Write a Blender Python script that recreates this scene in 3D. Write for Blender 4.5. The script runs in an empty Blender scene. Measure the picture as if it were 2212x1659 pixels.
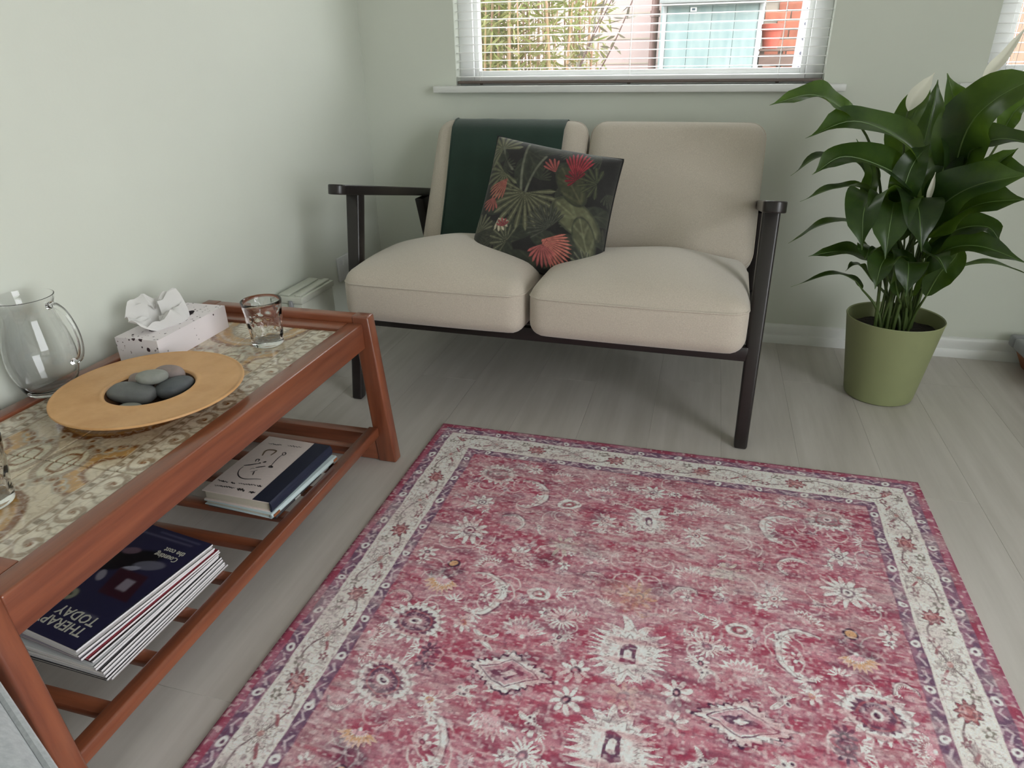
import bpy, bmesh, math, random
import numpy as np
from mathutils import Vector, Matrix

random.seed(11)
RNG = np.random.default_rng(7)
sc = bpy.context.scene
col = sc.collection

# ------------------------------------------------------------------ camera
cam_data = bpy.data.cameras.new('camera')
cam_data.sensor_width = 36.0
cam_data.lens = 1481.8 / 2212.0 * 36.0
cam_data.clip_start = 0.02
cam = bpy.data.objects.new('camera', cam_data)
col.objects.link(cam)
_r = Vector((0.96455596, 0.26344673, -0.01508731))
_u = Vector((-0.10022793, 0.4186547, 0.9025977))
_f = Vector((-0.24410278, 0.86909382, -0.43022061))
cam.matrix_world = Matrix((
    (_r.x, _u.x, -_f.x, 0.0),
    (_r.y, _u.y, -_f.y, 0.0),
    (_r.z, _u.z, -_f.z, 0.95),
    (0, 0, 0, 1)))
sc.camera = cam

# ------------------------------------------------------------------ sky, exposure
world = bpy.data.worlds.new('overcast_sky')
sc.world = world
world.use_nodes = True
_bg = world.node_tree.nodes['Background']
_bg.inputs['Color'].default_value = (0.945, 0.955, 1.0, 1)
_bg.inputs['Strength'].default_value = 8.8
sc.view_settings.view_transform = 'Standard'
sc.view_settings.look = 'None'
sc.view_settings.gamma = 1.0
sc.view_settings.use_curve_mapping = False
sc.view_settings.exposure = 0.0
sc.cycles.use_denoising = True
sc.cycles.caustics_reflective = False
sc.cycles.max_bounces = 9
sc.cycles.transparent_max_bounces = 10
sc.cycles.adaptive_threshold = 0.04

# room, metres: the camera stands at x=0, y=0
WX0, WX1, WY0, WY1, CEIL = -1.24, 1.98, -2.0, 2.493, 2.4
WIN1 = (-0.885, 0.318, 0.862, 2.06)
WIN2 = (0.755, 1.76, 0.862, 2.06)
DOOR = (-1.40, 0.45, 0.04, 2.12)     # garden door in the right wall: y0, y1, z0, z1

def portal(name, loc, rot, sx, sy):
    l = bpy.data.lights.new(name, 'AREA')
    l.shape = 'RECTANGLE'
    l.size, l.size_y = sx, sy
    l.cycles.is_portal = True
    o = bpy.data.objects.new(name, l)
    o.location = loc
    o.rotation_euler = rot
    col.objects.link(o)

portal('sky_portal_window', ((WIN1[0]+WIN1[1])/2, 2.62, (WIN1[2]+WIN1[3])/2), (math.radians(-90), 0, 0), WIN1[1]-WIN1[0], WIN1[3]-WIN1[2])
portal('sky_portal_window', ((WIN2[0]+WIN2[1])/2, 2.62, (WIN2[2]+WIN2[3])/2), (math.radians(-90), 0, 0), WIN2[1]-WIN2[0], WIN2[3]-WIN2[2])
portal('sky_portal_door', (2.13, (DOOR[0]+DOOR[1])/2, (DOOR[2]+DOOR[3])/2), (0, math.radians(90), 0), DOOR[3]-DOOR[2], DOOR[1]-DOOR[0])

# ------------------------------------------------------------------ helpers
def srgb(r, g, b):
    def c(v):
        v /= 255.0
        return v/12.92 if v <= 0.04045 else ((v+0.055)/1.055)**2.4
    return (c(r), c(g), c(b))

MATS = {}
def pmat(name, base, rough=0.5, var=0.0, vscale=12.0, stretch=(1, 1, 1), col2=None, bump=0.0, bscale=150.0,
         bstretch=None, metallic=0.0, sheen=0.0, coat=0.0, spec=0.5, attr=None, randvar=0.0, translucent=0.0, bdist=0.002, detail=4.0, tr_tint=None):
    """procedural principled material: colour between base and col2 by stretched noise, bump by a second noise"""
    if name in MATS:
        return MATS[name]
    m = bpy.data.materials.new(name)
    m.use_nodes = True
    nt = m.node_tree
    N, L = nt.nodes, nt.links
    p = N['Principled BSDF']
    p.inputs['Roughness'].default_value = rough
    p.inputs['Metallic'].default_value = metallic
    p.inputs['Specular IOR Level'].default_value = spec
    if sheen:
        p.inputs['Sheen Weight'].default_value = sheen
    if coat:
        p.inputs['Coat Weight'].default_value = coat
        p.inputs['Coat Roughness'].default_value = 0.12
    tc = N.new('ShaderNodeTexCoord')
    out = None
    if attr:
        a = N.new('ShaderNodeAttribute')
        a.attribute_name = attr
        out = a.outputs['Color']
    else:
        rgb = N.new('ShaderNodeRGB')
        rgb.outputs[0].default_value = (*base, 1)
        out = rgb.outputs[0]
    if var or col2:
        mp = N.new('ShaderNodeMapping')
        mp.inputs['Scale'].default_value = stretch
        L.new(tc.outputs['Object'], mp.inputs['Vector'])
        if randvar:
            oi = N.new('ShaderNodeObjectInfo')
            mm = N.new('ShaderNodeVectorMath'); mm.operation = 'SCALE'
            cx = N.new('ShaderNodeCombineXYZ')
            for k in range(3):
                L.new(oi.outputs['Random'], cx.inputs[k])
            L.new(cx.outputs[0], mm.inputs[0]); mm.inputs['Scale'].default_value = 37.0
            L.new(mm.outputs[0], mp.inputs['Location'])
        nz = N.new('ShaderNodeTexNoise')
        nz.inputs['Scale'].default_value = vscale
        nz.inputs['Detail'].default_value = detail
        nz.inputs['Roughness'].default_value = 0.6
        L.new(mp.outputs[0], nz.inputs['Vector'])
        mr = N.new('ShaderNodeMapRange')
        mr.inputs['From Min'].default_value = 0.3
        mr.inputs['From Max'].default_value = 0.7
        L.new(nz.outputs['Fac'], mr.inputs['Value'])
        if col2:
            mx = N.new('ShaderNodeMix'); mx.data_type = 'RGBA'
            L.new(mr.outputs[0], mx.inputs['Factor'])
            L.new(out, mx.inputs['A'])
            mx.inputs['B'].default_value = (*col2, 1)
            out = mx.outputs['Result']
        else:
            mr.inputs['To Min'].default_value = 1-var
            mr.inputs['To Max'].default_value = 1+var
            vm = N.new('ShaderNodeVectorMath'); vm.operation = 'SCALE'
            L.new(out, vm.inputs[0]); L.new(mr.outputs[0], vm.inputs['Scale'])
            out = vm.outputs[0]
    if randvar:
        oi2 = N.new('ShaderNodeObjectInfo')
        mr2 = N.new('ShaderNodeMapRange')
        mr2.inputs['To Min'].default_value = 1-randvar
        mr2.inputs['To Max'].default_value = 1+randvar
        L.new(oi2.outputs['Random'], mr2.inputs['Value'])
        vm2 = N.new('ShaderNodeVectorMath'); vm2.operation = 'SCALE'
        L.new(out, vm2.inputs[0]); L.new(mr2.outputs[0], vm2.inputs['Scale'])
        out = vm2.outputs[0]
    L.new(out, p.inputs['Base Color'])
    if bump:
        mp2 = N.new('ShaderNodeMapping')
        mp2.inputs['Scale'].default_value = bstretch or stretch
        L.new(tc.outputs['Object'], mp2.inputs['Vector'])
        nb = N.new('ShaderNodeTexNoise')
        nb.inputs['Scale'].default_value = bscale
        nb.inputs['Detail'].default_value = 3
        L.new(mp2.outputs[0], nb.inputs['Vector'])
        bp = N.new('ShaderNodeBump')
        bp.inputs['Strength'].default_value = bump
        bp.inputs['Distance'].default_value = bdist
        L.new(nb.outputs['Fac'], bp.inputs['Height'])
        L.new(bp.outputs[0], p.inputs['Normal'])
    if translucent:
        tr = N.new('ShaderNodeBsdfTranslucent')
        if tr_tint:
            vt = N.new('ShaderNodeVectorMath'); vt.operation = 'MULTIPLY'
            L.new(out, vt.inputs[0]); vt.inputs[1].default_value = tr_tint
            L.new(vt.outputs[0], tr.inputs['Color'])
        else:
            L.new(out, tr.inputs['Color'])
        ms = N.new('ShaderNodeMixShader')
        ms.inputs['Fac'].default_value = translucent
        L.new(p.outputs[0], ms.inputs[1]); L.new(tr.outputs[0], ms.inputs[2])
        L.new(ms.outputs[0], N['Material Output'].inputs['Surface'])
    MATS[name] = m
    return m

def glass_mat(name, color=(1, 1, 1), ior=1.45, rough=0.0):
    m = bpy.data.materials.new(name); m.use_nodes = True
    N, L = m.node_tree.nodes, m.node_tree.links
    for n in list(N):
        if n.type == 'BSDF_PRINCIPLED':
            N.remove(n)
    g = N.new('ShaderNodeBsdfGlass')
    g.inputs['Color'].default_value = (*color, 1); g.inputs['IOR'].default_value = ior; g.inputs['Roughness'].default_value = rough
    L.new(g.outputs[0], N['Material Output'].inputs['Surface'])
    return m

def pane_mat(name):
    m = bpy.data.materials.new(name); m.use_nodes = True
    N, L = m.node_tree.nodes, m.node_tree.links
    for n in list(N):
        if n.type == 'BSDF_PRINCIPLED':
            N.remove(n)
    t = N.new('ShaderNodeBsdfTransparent'); t.inputs['Color'].default_value = (0.97, 0.98, 0.97, 1)
    g = N.new('ShaderNodeBsdfGlossy'); g.inputs['Roughness'].default_value = 0.02
    mx = N.new('ShaderNodeMixShader'); mx.inputs['Fac'].default_value = 0.05
    L.new(t.outputs[0], mx.inputs[1]); L.new(g.outputs[0], mx.inputs[2])
    L.new(mx.outputs[0], N['Material Output'].inputs['Surface'])
    return m

def finish(me, smooth=True, angle=40):
    if smooth:
        me.polygons.foreach_set('use_smooth', [True]*len(me.polygons))
        me.set_sharp_from_angle(angle=math.radians(angle))
    me.update()
    return me

def mesh(verts, faces, smooth=True, angle=40, name='mesh'):
    me = bpy.data.meshes.new(name)
    me.from_pydata([tuple(v) for v in verts], [], faces)
    return finish(me, smooth, angle)

def from_bm(bm, smooth=True, angle=40):
    bmesh.ops.recalc_face_normals(bm, faces=bm.faces)
    me = bpy.data.meshes.new('mesh')
    bm.to_mesh(me); bm.free()
    return finish(me, smooth, angle)

def bm_box(bm, x0, x1, y0, y1, z0, z1, bev=0.0, seg=2):
    r = bmesh.ops.create_cube(bm, size=1)
    vs = r['verts']
    for v in vs:
        v.co = ((x0+x1)/2 + v.co.x*(x1-x0), (y0+y1)/2 + v.co.y*(y1-y0), (z0+z1)/2 + v.co.z*(z1-z0))
    if bev > 0:
        es = list({e for v in vs for e in v.link_edges})
        bmesh.ops.bevel(bm, geom=es, offset=bev, segments=seg, affect='EDGES', profile=0.5)

def boxes(lst, bev=0.0, seg=2, smooth=True):
    bm = bmesh.new()
    for b in lst:
        bm_box(bm, *b, bev=bev, seg=seg)
    return from_bm(bm, smooth)

def box(x0, x1, y0, y1, z0, z1, bev=0.002, seg=2):
    return boxes([(x0, x1, y0, y1, z0, z1)], bev, seg)

def beam(p0, p1, w0, d0, w1, d1, side=(1, 0, 0), bev=0.003, seg=2, cut=None):
    """tapered bar from p0 to p1; w along side, d across; cut keeps the ends level (normal to that axis)"""
    p0, p1, s = Vector(p0), Vector(p1), Vector(side).normalized()
    a = (p1-p0).normalized()
    q = a.cross(s).normalized()
    if cut == 'z':
        q = Vector((0, 1, 0)) if abs(s.x) > .5 else Vector((1, 0, 0))
    vs = []
    for p, w, d in ((p0, w0, d0), (p1, w1, d1)):
        for i, j in ((-1, -1), (1, -1), (1, 1), (-1, 1)):
            vs.append(p + s*(i*w/2) + q*(j*d/2))
    bm = bmesh.new()
    bv = [bm.verts.new(v) for v in vs]
    for f in ((0, 1, 2, 3), (7, 6, 5, 4), (0, 4, 5, 1), (1, 5, 6, 2), (2, 6, 7, 3), (3, 7, 4, 0)):
        bm.faces.new([bv[i] for i in f])
    if bev:
        bmesh.ops.bevel(bm, geom=list(bm.edges), offset=bev, segments=seg, affect='EDGES', profile=0.5)
    return from_bm(bm)

def prism(outline, axis, a0, a1, bev=0.002, seg=2):
    """outline: 2-D points; axis the extrusion axis 0/1/2"""
    def p(u, v, w):
        return {0: (w, u, v), 1: (u, w, v), 2: (u, v, w)}[axis]
    bm = bmesh.new()
    lo = [bm.verts.new(p(u, v, a0)) for u, v in outline]
    hi = [bm.verts.new(p(u, v, a1)) for u, v in outline]
    bm.faces.new(lo); bm.faces.new(hi[::-1])
    n = len(outline)
    for i in range(n):
        bm.faces.new((lo[i], hi[i], hi[(i+1) % n], lo[(i+1) % n]))
    bmesh.ops.recalc_face_normals(bm, faces=bm.faces)
    if bev:
        bmesh.ops.bevel(bm, geom=list(bm.edges), offset=bev, segments=seg, affect='EDGES', profile=0.5, clamp_overlap=True)
    return from_bm(bm)

def tube_data(pts, rad, n=8, closed=False, cap=True, flat=1.0):
    pts = [Vector(p) for p in pts]
    m = len(pts)
    if not hasattr(rad, '__len__'):
        rad = [rad]*m
    vs, fs = [], []
    up = Vector((0, 0, 1))
    prev = None
    for i, p in enumerate(pts):
        if closed:
            t = pts[(i+1) % m]-pts[i-1]
        else:
            t = pts[min(i+1, m-1)]-pts[max(i-1, 0)]
        t.normalize()
        if prev is None:
            a = t.cross(up)
            if a.length < 1e-3:
                a = t.cross(Vector((1, 0, 0)))
        else:
            a = prev - t*prev.dot(t)
        a.normalize(); prev = a
        b = t.cross(a)
        for k in range(n):
            th = 2*math.pi*k/n
            vs.append(p + a*(rad[i]*math.cos(th)) + b*(rad[i]*flat*math.sin(th)))
    rng = m if closed else m-1
    for i in range(rng):
        j = (i+1) % m
        for k in range(n):
            l = (k+1) % n
            fs.append((i*n+k, i*n+l, j*n+l, j*n+k))
    if cap and not closed:
        fs.append(tuple(range(n))[::-1])
        fs.append(tuple((m-1)*n+k for k in range(n)))
    return vs, fs

def tube(pts, rad, n=8, closed=False, flat=1.0):
    return mesh(*tube_data(pts, rad, n, closed, True, flat))

class Join:
    def __init__(self): self.v, self.f = [], []
    def add(self, vf):
        o = len(self.v)
        self.v += [tuple(x) for x in vf[0]]
        self.f += [tuple(i+o for i in f) for f in vf[1]]
        return self
    def mesh(self, smooth=True, angle=40): return mesh(self.v, self.f, smooth, angle)

def lathe(profile, n=48, angle=40, warp=None):
    vs, fs = [], []
    rows = []
    for r, z in profile:
        if r < 1e-6:
            rows.append([len(vs)]); vs.append((0, 0, z))
        else:
            row = []
            for k in range(n):
                th = 2*math.pi*k/n
                x, y, zz = r*math.cos(th), r*math.sin(th), z
                if warp: x, y, zz = warp(r, th, z)
                row.append(len(vs)); vs.append((x, y, zz))
            rows.append(row)
    for a, b in zip(rows, rows[1:]):
        for k in range(n):
            l = (k+1) % n
            if len(a) == 1 and len(b) == 1: continue
            if len(a) == 1: fs.append((a[0], b[l], b[k]))
            elif len(b) == 1: fs.append((a[k], a[l], b[0]))
            else: fs.append((a[k], a[l], b[l], b[k]))
    return mesh(vs, fs, True, angle)

def spline(P, n):
    """Catmull-Rom through the points"""
    P = [np.array(p, float) for p in P]
    Q = [2*P[0]-P[1]] + P + [2*P[-1]-P[-2]]
    out = []
    m = len(P)-1
    for i in range(n+1):
        s = i/n*m
        k = min(int(s), m-1); t = s-k
        p0, p1, p2, p3 = Q[k:k+4]
        out.append(0.5*((2*p1)+(-p0+p2)*t+(2*p0-5*p1+4*p2-p3)*t*t+(-p0+3*p1-3*p2+p3)*t**3))
    return out

def obj(name, me, m, parent=None, loc=None, rot=None):
    o = bpy.data.objects.new(name, me)
    if m is not None:
        if not me.materials:
            me.materials.append(m)
        elif me.materials[0] != m:
            o.material_slots[0].link = 'OBJECT'; o.material_slots[0].material = m
    col.objects.link(o)
    if parent: o.parent = parent
    if loc is not None: o.location = loc
    if rot is not None: o.rotation_euler = rot
    return o

def tag(o, label=None, cat=None, group=None, kind=None):
    if label: o['label'] = label
    if cat: o['category'] = cat
    if group: o['group'] = group
    if kind: o['kind'] = kind
    return o

def thing(name, label, cat, loc=(0, 0, 0), rz=0.0, group=None):
    o = bpy.data.objects.new(name, None)
    o.empty_display_size = 0.05
    col.objects.link(o)
    o.location = loc; o.rotation_euler = (0, 0, rz)
    return tag(o, label, cat, group)

def struct(name, me, m, parent=None, label=None):
    o = obj(name, me, m, parent)
    if parent is None: o['kind'] = 'structure'
    if label: o['label'] = label
    return o

def noise2(shape_y, shape_x, ys, xs, sy, sx, seed):
    """value noise sampled at 1-D coordinates ys, xs with cell sizes sy, sx"""
    r = np.random.default_rng(seed)
    gy, gx = ys/sy, xs/sx
    gy = gy-gy.min(); gx = gx-gx.min()
    iy, ix = np.floor(gy).astype(int), np.floor(gx).astype(int)
    fy, fx = gy-iy, gx-ix
    fy, fx = fy*fy*(3-2*fy), fx*fx*(3-2*fx)
    G = r.random((iy.max()+2, ix.max()+2))
    a = G[np.ix_(iy, ix)]; b = G[np.ix_(iy, ix+1)]; c = G[np.ix_(iy+1, ix)]; d = G[np.ix_(iy+1, ix+1)]
    fx = fx[None, :]; fy = fy[:, None]
    return (a*(1-fx)+b*fx)*(1-fy)+(c*(1-fx)+d*fx)*fy

class Paint:
    """flat print on a rectangle: colours at the knots of a grid, written to a colour attribute"""
    def __init__(s, xs, ys, base):
        s.xs, s.ys = np.asarray(xs, float), np.asarray(ys, float)
        s.c = np.empty((len(s.ys), len(s.xs), 3)); s.c[:] = base
    def mix(s, a, colr, sl=None):
        sub = s.c if sl is None else s.c[sl]
        sub += (np.asarray(colr)-sub)*a[..., None]
    def win(s, x, y, R):
        i0, i1 = np.searchsorted(s.xs, [x-R, x+R]); j0, j1 = np.searchsorted(s.ys, [y-R, y+R])
        if i1 <= i0 or j1 <= j0: return None
        U, V = np.meshgrid(s.xs[i0:i1]-x, s.ys[j0:j1]-y)
        return (slice(j0, j1), slice(i0, i1)), U, V
    def stamp(s, x, y, R, fn, fx=1, fy=1, rot=0.0):
        w = s.win(x, y, R*1.5)
        if w is None: return
        sl, U, V = w
        if getattr(s, 'warp', None) is not None:
            U = U+s.warp[0][sl]; V = V+s.warp[1][sl]
        U = U*fx; V = V*fy
        if rot:
            c, n = math.cos(rot), math.sin(rot)
            U, V = c*U+n*V, -n*U+c*V
        for a, k in fn(U, V, R):
            s.mix(np.clip(a, 0, 1), k, sl)
    def write(s, me, name='print'):
        at = me.color_attributes.new(name, 'FLOAT_COLOR', 'POINT')
        n = s.c.shape[0]*s.c.shape[1]
        buf = np.ones((len(me.vertices), 4), np.float32)
        buf[:n, :3] = s.c.reshape(-1, 3)
        if len(me.vertices) > n: buf[n:, :3] = s.c.reshape(-1, 3).mean(0)
        at.data.foreach_set('color', buf.ravel())

def grid_faces(nx, ny, o=0):
    i, j = np.meshgrid(np.arange(nx-1), np.arange(ny-1))
    a = (j*nx+i).ravel()+o
    return np.stack([a, a+1, a+nx+1, a+nx], 1)

def np_mesh(V, F, smooth=True):
    me = bpy.data.meshes.new('mesh')
    V = np.asarray(V, np.float32); F = np.asarray(F, np.int32)
    me.vertices.add(len(V)); me.vertices.foreach_set('co', V.ravel())
    me.loops.add(F.size); me.loops.foreach_set('vertex_index', F.ravel())
    me.polygons.add(len(F)); me.polygons.foreach_set('loop_start', np.arange(0, F.size, 4, dtype=np.int32))
    me.update(calc_edges=True); me.validate()
    if smooth: me.polygons.foreach_set('use_smooth', [True]*len(me.polygons))
    me.update()
    return me

def cushion(sx, sy, sz, r, top=0.0, bottom=0.0, front=0.0, n=20, M=None, dent=None, sides=0.0):
    """rounded box sx*sy*sz centred on the origin, its faces swelling by top/bottom (z), front (-y) and sides (x)"""
    bm = bmesh.new()
    bmesh.ops.create_cube(bm, size=2)
    bmesh.ops.subdivide_edges(bm, edges=list(bm.edges), cuts=n, use_grid_fill=True)
    hx, hy, hz = sx/2, sy/2, sz/2
    for v in bm.verts:
        # push the knots outwards so that the rounding gets its share of them
        q = [math.copysign(abs(t)**0.75, t) for t in v.co]
        p = Vector((q[0]*hx, q[1]*hy, q[2]*hz))
        c = Vector((max(-hx+r, min(hx-r, p.x)), max(-hy+r, min(hy-r, p.y)), max(-hz+r, min(hz-r, p.z))))
        d = p-c
        if d.length > 1e-7:
            m = max(abs(d.x), abs(d.y), abs(d.z))
            p = c + d.normalized()*m
        u, w, t = p.x/hx, p.y/hy, p.z/hz
        ku, kw, kt = max(0, 1-u*u), max(0, 1-w*w), max(0, 1-t*t)
        if t > 0: p.z += top*(ku**0.8)*(kw**0.8)*min(1, t*1.5)
        else: p.z -= bottom*(ku**0.8)*(kw**0.8)*min(1, -t*1.5)
        if w < 0: p.y -= front*(ku**0.7)*(kt**0.7)*min(1, -w*1.5)
        p.x += math.copysign(sides*kw**0.7*kt**0.7, u)*min(1, abs(u)*1.5)
        if dent: p = dent(p, u, w, t)
        v.co = p
    if M is not None: bm.transform(M)
    return from_bm(bm, True, 80)

def text_mesh(body, size, loc, align='LEFT', extrude=0.0002, bold=False, sx=1.0):
    c = bpy.data.curves.new('text', 'FONT')
    c.body = body; c.size = size; c.align_x = align; c.extrude = extrude; c.resolution_u = 2
    if bold: c.offset = size*0.012
    o = bpy.data.objects.new('text', c)
    col.objects.link(o)
    bpy.context.view_layer.update()
    me = bpy.data.meshes.new_from_object(o.evaluated_get(bpy.context.evaluated_depsgraph_get()))
    bpy.data.objects.remove(o)
    for v in me.vertices:
        v.co.x = v.co.x*sx+loc[0]; v.co.y += loc[1]; v.co.z += loc[2]
    return me

def ribbon(paths, z):
    J = Join()
    for pts, w in paths:
        P = spline([(p[0], p[1], z) for p in pts], max(4, len(pts)*4))
        vs, fs = tube_data(P, [w/2*(0.45+0.55*math.sin(math.pi*min(1, max(0, (i+1)/(len(P)+1))))) for i in range(len(P))], 6)
        vs = [Vector((v.x, v.y, z+(v.z-z)*0.12)) for v in vs]
        J.add((vs, fs))
    return J.mesh()

# ------------------------------------------------------------------ measured shapes (metres)
LEAVES = [
    ([(0.3418, 1.98, 0.793), (0.279, 1.95, 0.8374), (0.2147, 1.92, 0.8567), (0.1288, 1.9, 0.834)], 0.075, (-0.2, -0.6, 0.8)),
    ([(0.5521, 2.06, 0.6373), (0.4809, 2.0, 0.7315), (0.337, 1.94, 0.7962), (0.2251, 1.92, 0.7574)], 0.1, (-0.2, -0.6, 0.8)),
    ([(0.5568, 2.04, 0.5698), (0.476, 1.98, 0.6593), (0.3276, 1.92, 0.7165), (0.2515, 1.9, 0.6735)], 0.095, (-0.2, -0.6, 0.8)),
    ([(0.4283, 2.1, 0.6275), (0.3838, 2.1, 0.6808), (0.2891, 2.06, 0.6984), (0.217, 2.04, 0.6494)], 0.055, (0, 0, 1)),
    ([(0.4474, 2.06, 0.5801), (0.396, 2.04, 0.6243), (0.3223, 2.0, 0.6252), (0.2435, 1.98, 0.5927)], 0.05, (0, 0, 1)),
    ([(0.4136, 2.06, 0.4975), (0.3782, 2.04, 0.5344), (0.3046, 2.0, 0.5274), (0.2314, 1.98, 0.4808)], 0.042, (0, 0, 1)),
    ([(0.4864, 2.06, 0.4107), (0.4257, 2.02, 0.4478), (0.3587, 1.98, 0.4659), (0.2829, 1.95, 0.4556)], 0.055, (-0.2, -0.6, 0.8)),
    ([(0.474, 2.08, 0.3709), (0.4397, 2.06, 0.408), (0.4173, 2.04, 0.4161), (0.3963, 2.03, 0.3992)], 0.03, (0, 0, 1)),
    ([(0.4523, 2.05, 0.3447), (0.421, 2.02, 0.3785), (0.358, 1.98, 0.4032), (0.2516, 1.95, 0.3685)], 0.034, (0, 0, 1)),
    ([(0.5088, 2.14, 0.6357), (0.5036, 2.16, 0.7352), (0.5157, 2.17, 0.8099), (0.5365, 2.17, 0.8849)], 0.095, (-0.5, -0.8, 0.2)),
    ([(0.539, 2.12, 0.6335), (0.54, 2.12, 0.7166), (0.5417, 2.12, 0.8076), (0.5424, 2.13, 0.8817)], 0.075, (0.35, -0.9, 0.2)),
    ([(0.6018, 2.0, 0.6426), (0.5798, 1.97, 0.7449), (0.548, 1.95, 0.8243), (0.5101, 1.94, 0.9013)], 0.095, (0.1, -0.95, 0.2)),
    ([(0.6006, 2.02, 0.6163), (0.5758, 1.93, 0.7699), (0.5997, 1.87, 0.8487), (0.6754, 1.82, 0.9095)], 0.13, (-0.25, -0.8, 0.5)),
    ([(0.7168, 2.12, 0.7508), (0.7183, 2.11, 0.7849), (0.7275, 2.1, 0.8149), (0.7621, 2.09, 0.8471)], 0.05, (-0.4, -0.8, 0.3)),
    ([(0.5935, 1.98, 0.69), (0.6131, 1.95, 0.7392), (0.656, 1.92, 0.7616), (0.7371, 1.9, 0.7447)], 0.085, (-0.1, -0.5, 0.85)),
    ([(0.605, 2.0, 0.62), (0.6386, 1.95, 0.6757), (0.6717, 1.9, 0.6944), (0.7527, 1.86, 0.6697)], 0.075, (0, -0.5, 0.85)),
    ([(0.5523, 2.02, 0.5193), (0.5718, 1.94, 0.607), (0.6118, 1.88, 0.6624), (0.6944, 1.82, 0.6995)], 0.125, (-0.25, -0.75, 0.6)),
    ([(0.552, 2.0, 0.4995), (0.5849, 1.92, 0.5719), (0.625, 1.86, 0.6239), (0.697, 1.8, 0.6478)], 0.115, (-0.1, -0.7, 0.7)),
    ([(0.5794, 2.04, 0.441), (0.6203, 1.98, 0.5315), (0.6756, 1.94, 0.5545), (0.7067, 1.92, 0.5263)], 0.07, (-0.2, -0.6, 0.8)),
    ([(0.5764, 2.02, 0.408), (0.6094, 1.96, 0.4881), (0.6708, 1.92, 0.5096), (0.7694, 1.88, 0.4807)], 0.075, (-0.2, -0.6, 0.8)),
    ([(0.6434, 2.06, 0.3877), (0.6824, 2.04, 0.428), (0.7484, 2.02, 0.4436), (0.8428, 2.0, 0.4181)], 0.034, (0, 0, 1)),
    ([(0.607, 2.02, 0.3451), (0.6135, 1.98, 0.4218), (0.6306, 1.96, 0.4652), (0.6369, 1.95, 0.5157)], 0.075, (-0.2, -0.9, 0.3)),
    ([(0.5073, 2.06, 0.5082), (0.4277, 1.96, 0.6155), (0.3826, 1.88, 0.6003), (0.3873, 1.84, 0.5065)], 0.11, (-0.5, -0.5, 0.8)),
    ([(0.5212, 2.05, 0.486), (0.4635, 1.94, 0.6032), (0.441, 1.86, 0.5841), (0.4386, 1.82, 0.4914)], 0.12, (-0.2, -0.6, 0.8)),
    ([(0.5435, 2.05, 0.4872), (0.4997, 1.94, 0.6158), (0.499, 1.86, 0.5975), (0.5132, 1.82, 0.5127)], 0.11, (0.1, -0.6, 0.8)),
    ([(0.5247, 2.05, 0.3564), (0.4579, 1.97, 0.4713), (0.4214, 1.91, 0.4907), (0.4065, 1.88, 0.4737)], 0.08, (-0.4, -0.5, 0.8)),
    ([(0.5394, 2.02, 0.3402), (0.4791, 1.93, 0.4645), (0.4456, 1.87, 0.4667), (0.4355, 1.84, 0.4088)], 0.085, (-0.3, -0.6, 0.75)),
    ([(0.5564, 2.02, 0.3414), (0.5163, 1.92, 0.4572), (0.5047, 1.86, 0.4611), (0.5072, 1.83, 0.3989)], 0.09, (0, -0.7, 0.75)),
    ([(0.5734, 2.02, 0.3427), (0.5615, 1.94, 0.4665), (0.5713, 1.89, 0.4862), (0.5946, 1.87, 0.4521)], 0.08, (0.3, -0.6, 0.75)),
    ([(0.4881, 1.99, 0.5592), (0.4799, 1.96, 0.6456), (0.4914, 1.97, 0.7002), (0.5256, 2.0, 0.7409)], 0.075, (-0.25, -0.9, 0.35)),
    ([(0.5657, 2.0, 0.5603), (0.5604, 1.98, 0.6559), (0.5657, 1.98, 0.7221), (0.5841, 2.0, 0.7739)], 0.08, (-0.25, -0.9, 0.35)),
    ([(0.4468, 2.05, 0.5451), (0.4215, 2.05, 0.6053), (0.422, 2.07, 0.662), (0.3693, 2.08, 0.7417)], 0.045, (-0.5, -0.8, 0.3)),
    ([(0.6346, 1.98, 0.6244), (0.6453, 1.95, 0.6683), (0.6631, 1.93, 0.7089), (0.6894, 1.92, 0.7417)], 0.06, (-0.4, -0.7, 0.5)),
]
SPATHES = [
    ([(0.483, 2.1, 0.8088), (0.4879, 2.1, 0.8364), (0.5033, 2.1, 0.8635), (0.5239, 2.1, 0.8986)], 0.042, (0.1, -0.95, 0.2)),
    ([(0.6195, 2.05, 0.8794), (0.6356, 2.05, 0.9057), (0.6566, 2.05, 0.9374), (0.6839, 2.05, 1.0029)], 0.03, (-0.6, -0.7, 0.2)),
    ([(0.5323, 1.93, 0.6075), (0.5315, 1.93, 0.6298), (0.5326, 1.93, 0.652), (0.5329, 1.93, 0.6826)], 0.014, (-0.3, -0.9, 0.2)),
]
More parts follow.
